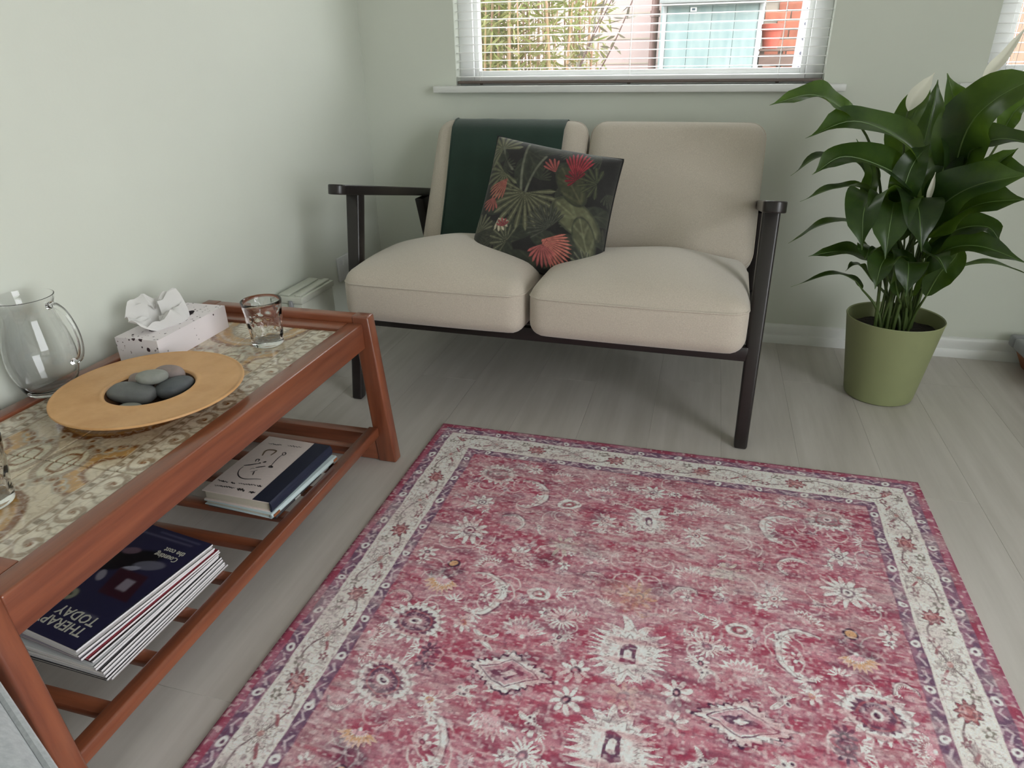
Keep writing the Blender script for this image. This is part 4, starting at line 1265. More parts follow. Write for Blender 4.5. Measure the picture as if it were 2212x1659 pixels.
# tissue box
tbx = thing('tissue_box', 'white terrazzo-patterned cardboard tissue box on the tiled table', 'tissue box', (-1.118, 1.19, TZ), R(1.0))
def terrazzo():
    m = bpy.data.materials.new('terrazzo_card'); m.use_nodes = True
    N, L = m.node_tree.nodes, m.node_tree.links
    p = N['Principled BSDF']; p.inputs['Roughness'].default_value = 0.6
    tc = N.new('ShaderNodeTexCoord')
    colr = None
    base = N.new('ShaderNodeRGB'); base.outputs[0].default_value = (*srgb(236, 228, 230), 1)
    cur = base.outputs[0]
    for scale, thr, rnd, k in ((62, .26, .70, srgb(60, 38, 44)), (110, .24, .78, srgb(96, 84, 88)), (80, .22, .86, srgb(150, 140, 142)), (150, .20, .86, srgb(120, 96, 98))):
        mp = N.new('ShaderNodeMapping'); mp.inputs['Location'].default_value = (scale*.013, .3, .7)
        L.new(tc.outputs['Object'], mp.inputs['Vector'])
        nz = N.new('ShaderNodeTexNoise'); nz.inputs['Scale'].default_value = scale*1.2
        L.new(mp.outputs[0], nz.inputs['Vector'])
        ad = N.new('ShaderNodeVectorMath'); ad.operation = 'MULTIPLY_ADD'
        L.new(nz.outputs['Color'], ad.inputs[0]); ad.inputs[1].default_value = (.6/scale,)*3; L.new(mp.outputs[0], ad.inputs[2])
        v = N.new('ShaderNodeTexVoronoi'); v.inputs['Scale'].default_value = scale
        L.new(ad.outputs[0], v.inputs['Vector'])
        lt = N.new('ShaderNodeMath'); lt.operation = 'LESS_THAN'; lt.inputs[1].default_value = thr
        L.new(v.outputs['Distance'], lt.inputs[0])
        sx = N.new('ShaderNodeSeparateColor'); L.new(v.outputs['Color'], sx.inputs[0])
        gt = N.new('ShaderNodeMath'); gt.operation = 'GREATER_THAN'; gt.inputs[1].default_value = rnd
        L.new(sx.outputs[0], gt.inputs[0])
        mu = N.new('ShaderNodeMath'); mu.operation = 'MULTIPLY'
        L.new(lt.outputs[0], mu.inputs[0]); L.new(gt.outputs[0], mu.inputs[1])
        mx = N.new('ShaderNodeMix'); mx.data_type = 'RGBA'
        L.new(mu.outputs[0], mx.inputs['Factor']); L.new(cur, mx.inputs['A']); mx.inputs['B'].default_value = (*k, 1)
        cur = mx.outputs['Result']
    L.new(cur, p.inputs['Base Color'])
    return m
M_terrazzo = terrazzo()
# carton as four panels around an oval opening in its lid
bwid, blen, bh = 0.052, 0.115, 0.0545
obj('carton', boxes([(-bwid, bwid, -blen, blen, 0, 0.0012), (-bwid, -bwid+.0012, -blen, blen, .0012, bh-.0012), (bwid-.0012, bwid, -blen, blen, .0012, bh-.0012), (-bwid+.0012, bwid-.0012, -blen, -blen+.0012, .0012, bh-.0012), (-bwid+.0012, bwid-.0012, blen-.0012, blen, .0012, bh-.0012)]), M_terrazzo, tbx)
vs, fs = [], []
nn = 40
for k in range(nn):
    a = 2*math.pi*k/nn
    ca, sa = math.cos(a), math.sin(a)
    s_ = min(bwid/max(abs(ca), 1e-6), blen/max(abs(sa), 1e-6))
    ix, iy = 0.019*ca, 0.070*math.copysign(abs(sa)**.8, sa)
    ox, oy = max(-bwid, min(bwid, s_*ca)), max(-blen, min(blen, s_*sa))
    vs += [(ix, iy, bh), (ox, oy, bh), (ix, iy, bh-.0011), (ox, oy, bh-.0011)]
for k in range(nn):
    a, b = 4*k, 4*((k+1) % nn)
    fs += [(a, a+1, b+1, b), (a+2, b+2, b+3, a+3), (a, b, b+2, a+2), (a+1, a+3, b+3, b+1)]
# square the outer corners
for i, v in enumerate(vs):
    if i % 4 in (1, 3) and abs(abs(v[0])-bwid) < .016 and abs(abs(v[1])-blen) < .016:
        vs[i] = (math.copysign(bwid, v[0]), math.copysign(blen, v[1]), v[2])
obj('lid', mesh(vs, fs, False), M_terrazzo, tbx)
# tissue: a crumpled sheet pulled up through the slot
def tissue():
    nu, nv = 46, 26
    vs, fs = [], []
    for j in range(nv):
        h = j/(nv-1)
        for i in range(nu):
            u = i/(nu-1); a = u*2*math.pi
            spread = .25+.95*h**.7
            fold = math.sin(a*5+1.3*h)*.25+math.sin(a*9+2)*.13
            rx = (.012+.020*spread*(1+.5*fold))
            ry = (.030+.030*spread*(1+.4*fold))
            top = .040+.020*math.cos(a-2.6)+.008*math.sin(a*4+1)+.005*math.sin(a*9)
            x = rx*math.cos(a)-.016*h*h
            y = ry*math.sin(a)-.030*h
            z = bh-.012+(top+.012)*h**1.05-.014*max(0, h-.8)*math.sin(a*3)
            vs.append((x, y, z))
    for j in range(nv-1):
        for i in range(nu-1):
            a = j*nu+i
            fs.append((a, a+1, a+nu+1, a+nu))
        fs.append((j*nu+nu-1, j*nu, (j+1)*nu, (j+1)*nu+nu-1))
    # crumple over the top: close by an inner dished lip
    o = len(vs)
    for j in (1, 2, 3):
        for i in range(nu):
            x, y, z = vs[(nv-1)*nu+i]
            k = 1-.26*j
            vs.append((-.016+(x+.016)*k, -.030+(y+.030)*k, z-.006*j+.005*math.sin(i*1.1+j*2)))
    for j in range(3):
        r0 = (nv-1)*nu if j == 0 else o+(j-1)*nu
        r1 = o+j*nu
        for i in range(nu):
            l = (i+1) % nu
            fs.append((r0+i, r0+l, r1+l, r1+i))
    o_ = obj('tissue', mesh(vs, fs, True, 50), M_tissue, None, (-1.112, 1.186, TZ), (0, 0, R(-8)))
    tag(o_, 'crumpled white paper tissue sticking out of the terrazzo box', 'tissue')
tissue()

# tumbler with thumbprint dimples
def tumbler(loc, label, seed=0):
    r = random.Random(seed)
    H, rb, rt, th = 0.103, 0.0335, 0.0435, 0.0036
    dim = []
    for row, z in enumerate((0.028, 0.052, 0.076)):
        for k in range(5):
            dim.append((2*math.pi*(k+.5*(row % 2))/5+.35, z))
    n, m = 96, 44
    def rad(z): return rb+(rt-rb)*(z/H)
    vs, fs = [], []
    def dent(a, z):
        d = 0
        for da, dz in dim:
            t_ = (a-da+math.pi) % (2*math.pi)-math.pi
            q = math.hypot(t_*rad(z), z-dz)/.0105
            if q < 1: d += .0026*(1-q*q)
        return d
    prof = [(0, .0015), (rb*.55, .0012), (rb*.93, 0.0), (rb, .002)]+[(None, .004+(H-.005)*k/m) for k in range(m+1)]+[('lip', H)]
    rows = []
    for pr, z in prof:
        if pr == 0:
            rows.append([len(vs)]); vs.append((0, 0, z)); continue
        row = []
        for k in range(n):
            a = 2*math.pi*k/n
            if pr is None: q = rad(z)-dent(a, z)
            elif pr == 'lip': q = rad(H)-th/2
            else: q = pr
            row.append(len(vs)); vs.append((q*math.cos(a), q*math.sin(a), z))
        rows.append(row)
    for z in [H-.001-(H-.014)*k/10 for k in range(11)]:
        row = []
        for k in range(n):
            a = 2*math.pi*k/n; q = rad(z)-th*(1 if z > .03 else 1.5)
            row.append(len(vs)); vs.append((q*math.cos(a), q*math.sin(a), z))
        rows.append(row)
    rows.append([len(vs)]); vs.append((0, 0, .0105))
    for A, B in zip(rows, rows[1:]):
        for k in range(n):
            l = (k+1) % n
            if len(A) == 1: fs.append((A[0], B[l], B[k]))
            elif len(B) == 1: fs.append((A[k], A[l], B[0]))
            else: fs.append((A[k], A[l], B[l], B[k]))
    me = mesh(vs, fs, True, 60)
    bm = bmesh.new(); bm.from_mesh(me)
    me = from_bm(bm, True, 60)
    o = obj('glass_tumbler', me, M_glass, None, loc, (0, 0, r.uniform(0, 1)))
    tag(o, label, 'drinking glass', 'tumblers on the tiled table')
tumbler((-0.915, 1.236, TZ), 'clear dimpled glass tumbler beside the tissue box', 2)
tumbler((-0.958, 0.592, TZ), 'clear glass tumbler at the near end of the tiled table, mostly cut off', 5)

# jug
jg = thing('glass_jug', 'clear glass water jug with curved handle standing behind the bowl', 'jug', (-1.177, 0.912, 0.3829))
oj = [(0, .001), (.036, .0), (.044, .002), (.050, .008), (.058, .026), (.0655, .052), (.0675, .075), (.064, .105), (.056, .135), (.050, .156), (.0485, .168), (.051, .182), (.0525, .188)]
ij = [(.0508, .1885), (.0490, .181), (.0463, .168), (.0478, .156), (.0538, .135), (.0618, .105), (.0653, .075), (.0633, .052), (.0560, .027), (.046, .012), (.030, .008), (0, .0075)]
def lip(r, th, z):
    k = math.exp(-((th-3.6)/.35)**2)*max(0, (z-.15)/.04)
    return (r*math.cos(th)*(1+.16*k), r*math.sin(th)*(1+.16*k), z+.003*k)
def fine(pr, n=4):
    q = spline([(a, b, 0) for a, b in pr], (len(pr)-1)*n)
    return [(max(0, float(p[0])), float(p[1])) for p in q]
pj = [(a*(.88 if b < .15 else .88+.10*min(1, (b-.15)/.03)), b) for a, b in fine(oj)+fine(ij)]
pj[0] = (0, pj[0][1]); pj[-1] = (0, pj[-1][1])
me = lathe(pj, 72, 70, lip)
bm = bmesh.new(); bm.from_mesh(me); me = from_bm(bm, True, 70)
obj('body', me, M_jug, jg)
ha = R(12)
hp = spline([(.045, 0, .170), (.056, 0, .174), (.073, 0, .160), (.084, 0, .128), (.085, 0, .095), (.076, 0, .070), (.059, 0, .060)], 30)
hp = [(p[0]*math.cos(ha), p[0]*math.sin(ha), p[2]) for p in hp]
obj('handle', tube(hp, [.0065-.002*math.sin(math.pi*i/30) for i in range(31)], 14), M_jug, jg)

# ------------------------------------------------------------------ books and magazines on the slatted shelf
SH = 0.0922
def book(name, label, w, h, t_, loc, rz, cover, spine, pages, spine_w=0.0, extra=None, soft=False):
    b = thing(name, label, 'book', loc, rz, 'books on the shelf')
    c = 0.0022
    cv = obj('cover', boxes([(-w/2, w/2, -h/2, h/2, t_-c, t_), (-w/2, w/2, -h/2, h/2, 0, c)], 0.0007, 2), cover, b)
    obj('pages', box(-w/2+.002, w/2-.004, -h/2+.004, h/2-.004, c, t_-c, 0.0004), pages, b)
    sp = [(-w/2-.0015, 0), (-w/2+.0005, 0), (-w/2+.0005, t_), (-w/2-.0015, t_), (-w/2-.0045, t_*.75), (-w/2-.0055, t_*.5), (-w/2-.0045, t_*.25)]
    obj('spine', prism(sp, 1, -h/2, h/2, 0.0003, 1), spine, b)
    if spine_w:
        obj('cloth_strip', boxes([(-w/2-.001, -w/2+spine_w, -h/2-.0002, h/2+.0002, t_-.0004, t_+.0005)], 0.0003, 1), spine, b)
    return b, cv
M_pages = pmat('cream_page_edges', srgb(196, 188, 172), 0.9, var=0.08, vscale=14, stretch=(1, 1, 60))
M_cream = pmat('speckled_cream_cover', srgb(226, 212, 206), 0.7, var=0.03, vscale=120)
M_navy = pmat('navy_book_cloth', srgb(30, 36, 58), 0.6, var=0.1, vscale=60)
M_teal = pmat('pale_teal_cover', srgb(196, 212, 214), 0.4, var=0.03)
M_char = pmat('charcoal_cover', srgb(66, 62, 66), 0.5, var=0.05)
M_ink = pmat('black_ink', srgb(44, 38, 40), 0.6, var=0.02)
M_bronze = pmat('brown_ink', srgb(110, 92, 74), 0.6, var=0.05)
b, cv = book('book', 'dark thin book at the bottom of the three on the shelf', 0.165, 0.235, 0.0085, (-0.872, 1.110, SH), R(178.0), M_char, M_char, M_pages)
obj('spine_label', boxes([(-.0885, -.0870, -.085, -.055, .002, .0065), (-.0885, -.0870, .03, .05, .002, .0065)], 0.0003, 1), M_tissue, b)
b, cv = book('book', 'thin book with a pale teal spine, middle of the three on the shelf', 0.168, 0.242, 0.0115, (-0.869, 1.105, SH+0.0087), R(176.0), M_teal, M_teal, M_pages)
obj('spine_label', boxes([(-.0905, -.0890, .098, .118, .003, .009), (-.0905, -.0890, -.119, -.105, .003, .009)], 0.0003, 1), M_terracotta, b)
b, cv = book('book', 'cream hardback with a navy cloth spine and inked drawing, topmost book', 0.165, 0.236, 0.0245, (-0.874, 1.105, SH+0.0204), R(178.0), M_cream, M_navy, M_pages, 0.040)
BZ = 0.0245
tag(obj('drawing', ribbon([(p, w*1.5) for p, w in DRAWING[1:]], BZ+.0004), M_ink, cv), kind='stuff')
obj('drawing_hair', ribbon(DRAWING[:1], BZ+.0004), M_bronze, cv)
tag(obj('lettering', ribbon([(p, w*1.35) for p, w in LETTERING], BZ+.0004), M_ink, cv), kind='stuff')

# magazines, folded spines to the right, fanned
MW, MH = 0.203, 0.274
def mag_paint():
    xs = np.linspace(0, MW, 83); ys = np.linspace(-MH/2, MH/2, 119)
    P = Paint(xs, ys, srgb(42, 42, 72))
    X, Y = np.meshgrid(xs, ys)
    sm = lambda d, w=.004: np.clip(d/w+.5, 0, 1)
    P.mix(noise2(0, 0, ys, xs, .05, .05, 4)*.35, srgb(52, 50, 84))
    def ell(x, y, a, b_, k, al=1.0, rot=0):
        c, s_ = math.cos(rot), math.sin(rot)
        p, q = (X-x)*c+(Y-y)*s_, -(X-x)*s_+(Y-y)*c
        P.mix(sm(1-np.hypot(p/a, q/b_), .25)*al, k)
    ell(.120, -.040, .075, .026, srgb(16, 14, 18), .95, .5); ell(.155, -.020, .05, .02, srgb(22, 20, 24), .9, .9)
    ell(.060, -.048, .030, .012, srgb(120, 120, 136), .8, .3); ell(.125, -.066, .018, .009, srgb(120, 96, 110), .8, .3)
    ell(.085, -.030, .018, .006, srgb(170, 170, 186), .8, .4)
    P.mix(sm(.034-abs(X-.062+.3*(Y-.0)))*sm(.030-abs(Y-.004)), srgb(58, 26, 40))
    P.mix(sm(.011-abs(X-.056+.1*Y))*sm(.013-abs(Y-.004)), srgb(150, 140, 152))
    ell(.118, .002, .008, .014, srgb(160, 156, 168), .8, .6)
    ell(.125, .055, .013, .013, srgb(146, 148, 128)); ell(.125, .055, .004, .004, srgb(70, 70, 60))
    P.mix(sm(.0018-abs(Y+.118-.02*X))*sm(X-.03)*sm(.16-X)*.7, srgb(110, 108, 134)); P.mix(sm(.0016-abs(Y+.127))*sm(X-.02)*sm(.12-X)*.7, srgb(104, 104, 132))
    P.mix(sm(.003-abs(Y-.078))*sm(X-.03)*sm(.07-X)*.6, srgb(110, 110, 130))
    return P
def magazine(label, loc, rz, t_, cover, tilt=0.0, top=False):
    m = thing('magazine', label, 'magazine', loc, rz, 'magazines on the shelf')
    m.rotation_euler = (0, tilt, rz)
    c = .0005
    obj('pages', boxes([(.0012, MW-.001, -MH/2+.001, MH/2-.001, c, t_-c)], .0004, 1), M_magpages, m)
    sp = [(.0014, 0), (.0003, t_*.2), (0, t_*.5), (.0003, t_*.8), (.0014, t_)]
    obj('spine', prism(sp+[(.0030, t_), (.0030, 0)], 1, -MH/2, MH/2, 0), M_magwhite, m)
    if top:
        P = mag_paint()
        X, Y = np.meshgrid(P.xs, P.ys)
        Z = np.full_like(X, t_)
        V = np.stack([X.ravel(), Y.ravel(), Z.ravel()], 1)
        me = np_mesh(V, grid_faces(len(P.xs), len(P.ys)))
        P.write(me)
        cv_ = obj('cover', me, M_magprint, m)
        for body, size, lx, ly, sx in (('THERAPY', .026, .022, .100, .98), ('TODAY', .026, .022, .077, .98), ('Counting', .017, .024, -.082, .85), ('the cost', .017, .024, -.098, .85)):
            tag(obj('lettering', text_mesh(body, size, (lx, ly, t_+.0003), bold=True, sx=sx), M_maglet, cv_), kind='stuff')
        obj('cover', boxes([(.001, MW, -MH/2, MH/2, 0, c)], 0), M_magwhite, m)
    else:
        obj('cover', boxes([(.001, MW, -MH/2, MH/2, t_-c, t_), (.001, MW, -MH/2, MH/2, 0, c)], 0), cover, m)
    return m
M_magpages = pmat('magazine_page_edges', srgb(206, 200, 192), 0.8, var=0.12, vscale=10, stretch=(1, 1, 90))
M_magwhite = pmat('white_magazine_spine', srgb(232, 228, 230), 0.5, var=0.04, vscale=60)
M_magprint = pmat('printed_navy_cover', (0, 0, 0), 0.3, attr='print', var=0.02)
M_maglet = pmat('cream_cover_lettering', srgb(206, 204, 190), 0.5, var=0.02)
covers = [('white', srgb(222, 218, 218)), ('dark', srgb(52, 50, 54)), ('grey', srgb(196, 194, 198)), ('white', srgb(222, 218, 218)), ('charcoal', srgb(60, 58, 62)), ('white', srgb(222, 218, 218)),
          ('pale', srgb(206, 208, 210)), ('black', srgb(36, 36, 40)), ('crimson', srgb(150, 34, 54)), ('lilac grey', srgb(150, 142, 152)), ('white', srgb(222, 218, 218)), ('navy', srgb(42, 42, 72))]
ORD = ['bottom', 'second', 'third', 'fourth', 'fifth', 'sixth', 'seventh', 'eighth', 'ninth', 'tenth', 'eleventh']
mz = SH
NM = len(covers)
for k, (cn, ck) in enumerate(covers):
    f = k/(NM-1)
    t_ = 0.0042 if k not in (6, 7) else 0.0036
    ang = R(180-1.5-7.0*f**1.6+random.uniform(-.5, .5))
    xr = -0.800-0.034*f**1.2+random.uniform(-.0025, .0025)
    yc = 0.700-0.004*f+random.uniform(-.004, .004)
    top = k == NM-1
    lab = 'navy magazine with bold cream title on top of the pile on the shelf' if top else '%s-covered magazine, %s of the fanned pile' % (cn, 'bottom one' if k == 0 else ORD[k]+' from the bottom')
    magazine(lab, (xr, yc, mz), ang, t_, pmat('magazine_cover_%s' % cn.replace(' ', '_'), ck, 0.35, var=0.05, vscale=15), 0.0, top)
    mz += t_+0.0002

# ------------------------------------------------------------------ peace lily in a green pot
PX, PY = 0.570, 2.115
pl = thing('potted_peace_lily', 'tall peace lily with glossy dark leaves in a sage green pot', 'potted plant', (PX, PY, 0))
obj('pot', lathe([(0, .0), (.088, .0), (.094, .004), (.0965, .012), (.129, .245), (.1305, .250), (.1290, .2525), (.1262, .250), (.1255, .245), (.1215, .200), (0, .200)], 72, 35), M_pot, pl)
def soilwarp(r, th, z): return (r*math.cos(th), r*math.sin(th), z+.006*math.sin(r*160+th*3)*math.cos(th*5+r*90))
obj('soil', lathe([(0, .212)]+[(.1205*k/8, .212-.004*(k/8)) for k in range(1, 9)], 40, 60, soilwarp), M_soil, pl)

def blade(P4, width, nh, m=22, n=9, fold=0.40, wave=0.08, seed=0, shape=0.85):
    r = random.Random(seed)
    C_ = spline(P4, m)
    L = sum(np.linalg.norm(C_[i+1]-C_[i]) for i in range(m))
    nh = np.array(nh, float); nh /= np.linalg.norm(nh)
    vs, fs, rib = [], [], []
    ph = r.uniform(0, 6)
    for i, c in enumerate(C_):
        t_ = i/m
        tg = C_[min(i+1, m)]-C_[max(i-1, 0)]; tg /= np.linalg.norm(tg)
        side = np.cross(tg, nh); side /= (np.linalg.norm(side)+1e-9)
        nrm = np.cross(side, tg)
        # lance shape with a drawn-out drip tip
        w = width/2*(math.sin(math.pi*min(1, t_**shape*1.0))**0.85 if t_ < .82 else None or 0)
        w0 = math.sin(math.pi*.82**shape)**0.85
        if t_ >= .82:
            q = (1-t_)/.18
            w = width/2*w0*q**1.5
        w = max(w, .0007)
        rib.append((c+nrm*.0004, .0019*(1-t_)+.0005))
        for j in range(n):
            s = -1+2*j/(n-1)
            lift = fold*w*abs(s)**1.15 + wave*width*math.sin(t_*15+ph+(1.5 if s > 0 else 0))*abs(s)**2*min(1, w/(width*.25))
            vs.append(tuple(c+side*(s*w)+nrm*lift))
    for i in range(m):
        for j in range(n-1):
            a = i*n+j
            fs.append((a, a+1, a+n+1, a+n))
    return mesh(vs, fs, True, 80), rib

for i, (P4, w, nh) in enumerate(LEAVES):
    Q = [np.array(p)-np.array((PX, PY, 0)) for p in P4]
    me, rib = blade(Q, w, nh, seed=i)
    lf = obj('leaf', me, M_leaf, pl)
    obj('midrib', tube([p for p, _ in rib], [q for _, q in rib], 5), M_rib, lf)
    base = Q[0]
    a = random.uniform(0, 6.28)
    root = np.array((0.035*math.cos(a)+base[0]*.12, 0.035*math.sin(a)+base[1]*.12, 0.222))
    d0 = Q[1]-Q[0]; d0 /= np.linalg.norm(d0)
    hgt = base[2]-root[2]
    c1 = root+np.array((base[0]*.10, base[1]*.10, hgt*.55))
    c2 = base-d0*min(.10, hgt*.35)
    st = [(1-t_)**3*root+3*(1-t_)**2*t_*c1+3*(1-t_)*t_*t_*c2+t_**3*base for t_ in np.linspace(0, 1, 14)]
    obj('stalk', tube(st, [.0048-.0022*k/13 for k in range(14)], 7), M_stem, lf)
for i, (P4, w, nh) in enumerate(SPATHES):
    Q = [np.array(p)-np.array((PX, PY, 0)) for p in P4]
    me, rib = blade(Q, w, nh, seed=50+i, fold=.55, wave=.02, shape=.9)
    lf = obj('flower_spathe', me, M_spathe, pl)
    base = Q[0]
    root = np.array((0.01*i, -0.01*i, 0.222)); hgt = base[2]-root[2]
    d0 = Q[1]-Q[0]; d0 /= np.linalg.norm(d0)
    c1 = root+np.array((0, 0, hgt*.5)); c2 = base-d0*.08
    st = [(1-t_)**3*root+3*(1-t_)**2*t_*c1+3*(1-t_)*t_*t_*c2+t_**3*base for t_ in np.linspace(0, 1, 14)]
    obj('stalk', tube(st, .0024, 6), M_stem, lf)

# ------------------------------------------------------------------ box between table and sofa, against the left wall
bx = thing('plastic_box', 'narrow pale box with a grooved lid standing against the side wall', 'box', (-1.183, 1.83, 0))
obj('body', box(-.043, .041, -.095, .095, 0, .285, .006, 2), M_plasticbox, bx)
ld = obj('lid', boxes([(-.047, .045, -.099, .099, .285, .305)], .004, 2), M_plasticbox, bx)
obj('ridge', box(.014, .036, -.088, .088, .305, .312, .003, 2), M_plasticbox, ld)
obj('ridge', box(-.040, -.004, -.088, .088, .305, .311, .003, 2), M_plasticbox, ld)
obj('latch', box(.000, .012, -.104, -.095, .255, .295, .002, 1), M_greylid, bx)

# low box at the right edge
rb = thing('planter_box', 'low brown box with a grey rim at the far right edge', 'box', (1.17, 2.31, 0), R(2))
vs = [(-.105, -.125, 0), (.105, -.125, 0), (.105, .125, 0), (-.105, .125, 0), (-.135, -.145, .068), (.135, -.145, .068), (.135, .145, .068), (-.135, .145, .068)]
bm = bmesh.new(); bv = [bm.verts.new(v) for v in vs]
for f in ((3, 2, 1, 0), (4, 5, 6, 7), (0, 1, 5, 4), (1, 2, 6, 5), (2, 3, 7, 6), (3, 0, 4, 7)): bm.faces.new([bv[i] for i in f])
bmesh.ops.bevel(bm, geom=list(bm.edges), offset=.004, segments=2, affect='EDGES', profile=.5)
obj('body', from_bm(bm), M_terracotta, rb)
obj('rim', boxes([(-.150, .150, -.160, -.120, .066, .104), (-.150, .150, .120, .160, .066, .104), (-.150, -.110, -.120, .120, .066, .104), (.110, .150, -.120, .120, .066, .104)], .008, 3), M_greylid, rb)
obj('filling', box(-.109, .109, -.119, .119, .066, .085, .002), M_soil, rb)

# ------------------------------------------------------------------ grey armchair, only a seat corner in view
ac = thing('armchair', 'light grey upholstered armchair, only its seat edge visible at the bottom left', 'armchair', (-0.778, 0.052, 0), R(-24))
obj('seat_cushion', cushion(.42, .60, .16, .045, top=.02, front=.01, n=18), M_grey, ac, (.04, 0.02, .272))
sq = seam(.42, .60, 0, .045, .001)
obj('piping', tube([(x+.04, y+.02, .322) for x, y, _ in sq], .0055, 8, True), M_grey, ac)
obj('piping', tube([(x+.04, y+.02, .225) for x, y, _ in sq], .0055, 8, True), M_grey, ac)
obj('base', cushion(.40, .56, .14, .03, n=10), M_grey, ac, (.04, 0.01, .145))
obj('backrest', cushion(.42, .14, .50, .05, front=.02, n=14), M_grey, ac, (.04, -.33, .50), (R(8), 0, 0))
for sx in (-.11, .19):
    for sy in (-.22, .24):
        obj('leg', tube([(sx, sy, .007 if sx > 0 else 0), (sx, sy, .09)], [.014, .02], 12), M_dark, ac)

# ------------------------------------------------------------------ the yard outside
M_paving = pmat('grey_paving', srgb(120, 116, 108), 0.9, var=0.15, vscale=4)
M_render = pmat('pale_pink_render', srgb(158, 140, 136), 0.9, var=0.05, vscale=3, bump=.2, bscale=60)
M_fenceboard = pmat('weathered_fence_board', srgb(138, 104, 84), 0.85, var=0.15, vscale=3, stretch=(8, 8, .6))
M_shed = pmat('pale_turquoise_panel', srgb(104, 126, 126), 0.5, col2=srgb(134, 148, 146), vscale=2.2, stretch=(6, 6, 1.2))
M_shedtrim = pmat('grey_shed_trim', srgb(146, 150, 150), 0.6, var=0.04)
M_pipe = pmat('brown_downpipe', srgb(92, 68, 62), 0.5, var=0.05)
M_brick = pmat('red_brick', srgb(150, 88, 68), 0.9, var=0.18, vscale=18, randvar=0.22)
M_mortar = pmat('pale_mortar', srgb(150, 140, 128), 0.95, var=0.05)
M_alu = pmat('white_ladder_metal', srgb(160, 158, 166), 0.45, var=0.04)
M_redpot = pmat('red_clay_pot', srgb(164, 74, 58), 0.7, var=0.06)
M_oldwood = pmat('old_crate_wood', srgb(106, 86, 78), 0.9, var=0.2, vscale=5, stretch=(1, 8, 8))
M_culm = pmat('bamboo_culm', srgb(150, 130, 92), 0.5, col2=srgb(144, 106, 86), vscale=4, randvar=.2)
M_bleaf = pmat('bamboo_leaf', srgb(112, 130, 66), 0.5, col2=srgb(136, 126, 84), vscale=3, translucent=.35)
M_bleaf2 = pmat('shrub_leaf', srgb(104, 98, 90), 0.5, col2=srgb(112, 108, 84), vscale=9, translucent=.25)
GZ = -0.15
struct('ground', box(-9, 14, -9, 14, GZ-.1, GZ, 0), M_paving, label='grey paved yard outside').name = 'yard_ground'

# rendered house wall far behind
hw = thing('rendered_wall', 'pale pink rendered house wall behind the bamboo', 'wall', (-1.9, 7.6, GZ))
obj('wall_face', box(-2.6, 1.42, 0, .2, 0, 3.1, 0), M_render, hw)
obj('plinth', box(-2.6, 1.42, -.03, .0, 0, .55, .005), M_render, hw)
for zc in (0.80, 1.02, 1.24, 1.46):
    obj('course_line', box(-2.6, 1.42, -.006, .0, zc, zc+.012, 0), M_mortar, hw)
dp = thing('downpipe', 'brown drainpipe running up between pale wall and turquoise shed', 'drainpipe', (-.585, 6.95, GZ))
obj('pipe', tube([(0, 0, 0), (0, 0, 3.0)], .034, 14), M_pipe, dp)
for z in (.5, 1.4, 2.4): obj('bracket', tube([(0, 0, z), (0, 0, z+.05)], .043, 14), M_pipe, dp)

# turquoise shed
sh = thing('garden_shed', 'pale turquoise panelled shed standing in the yard outside', 'shed', (-.10, 6.6, GZ))
xw0, xw1 = -.36, .37
npan = 4
for k in range(npan):
    a = xw0+(xw1-xw0)*k/npan; b_ = xw0+(xw1-xw0)*(k+1)/npan
    obj('panel', box(a+.0006, b_-.0006, 0, .03, .05, 1.50, .004), M_shed, sh)
obj('corner_post', box(xw0-.035, xw0, -.01, .05, 0, 1.52, .004), M_shedtrim, sh)
obj('corner_post', box(xw1, xw1+.035, -.01, .05, 0, 1.52, .004), M_shedtrim, sh)
obj('body', box(xw0-.05, xw1+.03, .035, 1.0, 0, 1.50, .004), M_shed, sh)
obj('roof', beam((.0, -.12, 1.50), (.0, 1.1, 1.72), xw1-xw0+.10, .05, xw1-xw0+.10, .05, (1, 0, 0), .006), M_shedtrim, sh)
obj('fascia', box(xw0-.04, xw1+.04, -.06, -.02, 1.46, 1.53, .004), M_shedtrim, sh)
obj('vent', boxes([(-.17, -.12, -.014, .0, 1.415, 1.448)], .003), M_upvc, sh)
obj('vent_slot', boxes([(-.158, -.132, -.018, -.014, 1.424, 1.439)], .001), pmat('blue_grey_plastic', srgb(60, 84, 100), .5, var=.02), sh)

# brick wall right of the shed: each brick a piece
bwall = thing('brick_wall', 'red brick wall behind the ladder outside the window', 'wall', (.80, 7.4, GZ))
obj('mortar', box(-.44, .75, .012, .22, 0, 2.5, 0), M_mortar, bwall)
bk = box(-.1075, .1075, -.01, .05, -.0325, .0325, .003, 1)
nrow = 0
z = .05
while z < 2.45:
    x = -.44+(.1125 if nrow % 2 else 0)+.1075
    while x < .66:
        if .55 < z < 1.95: obj('brick', bk, M_brick, bwall, (x, .0+random.uniform(-.003, .003), z))
        x += .225
    z += .075; nrow += 1

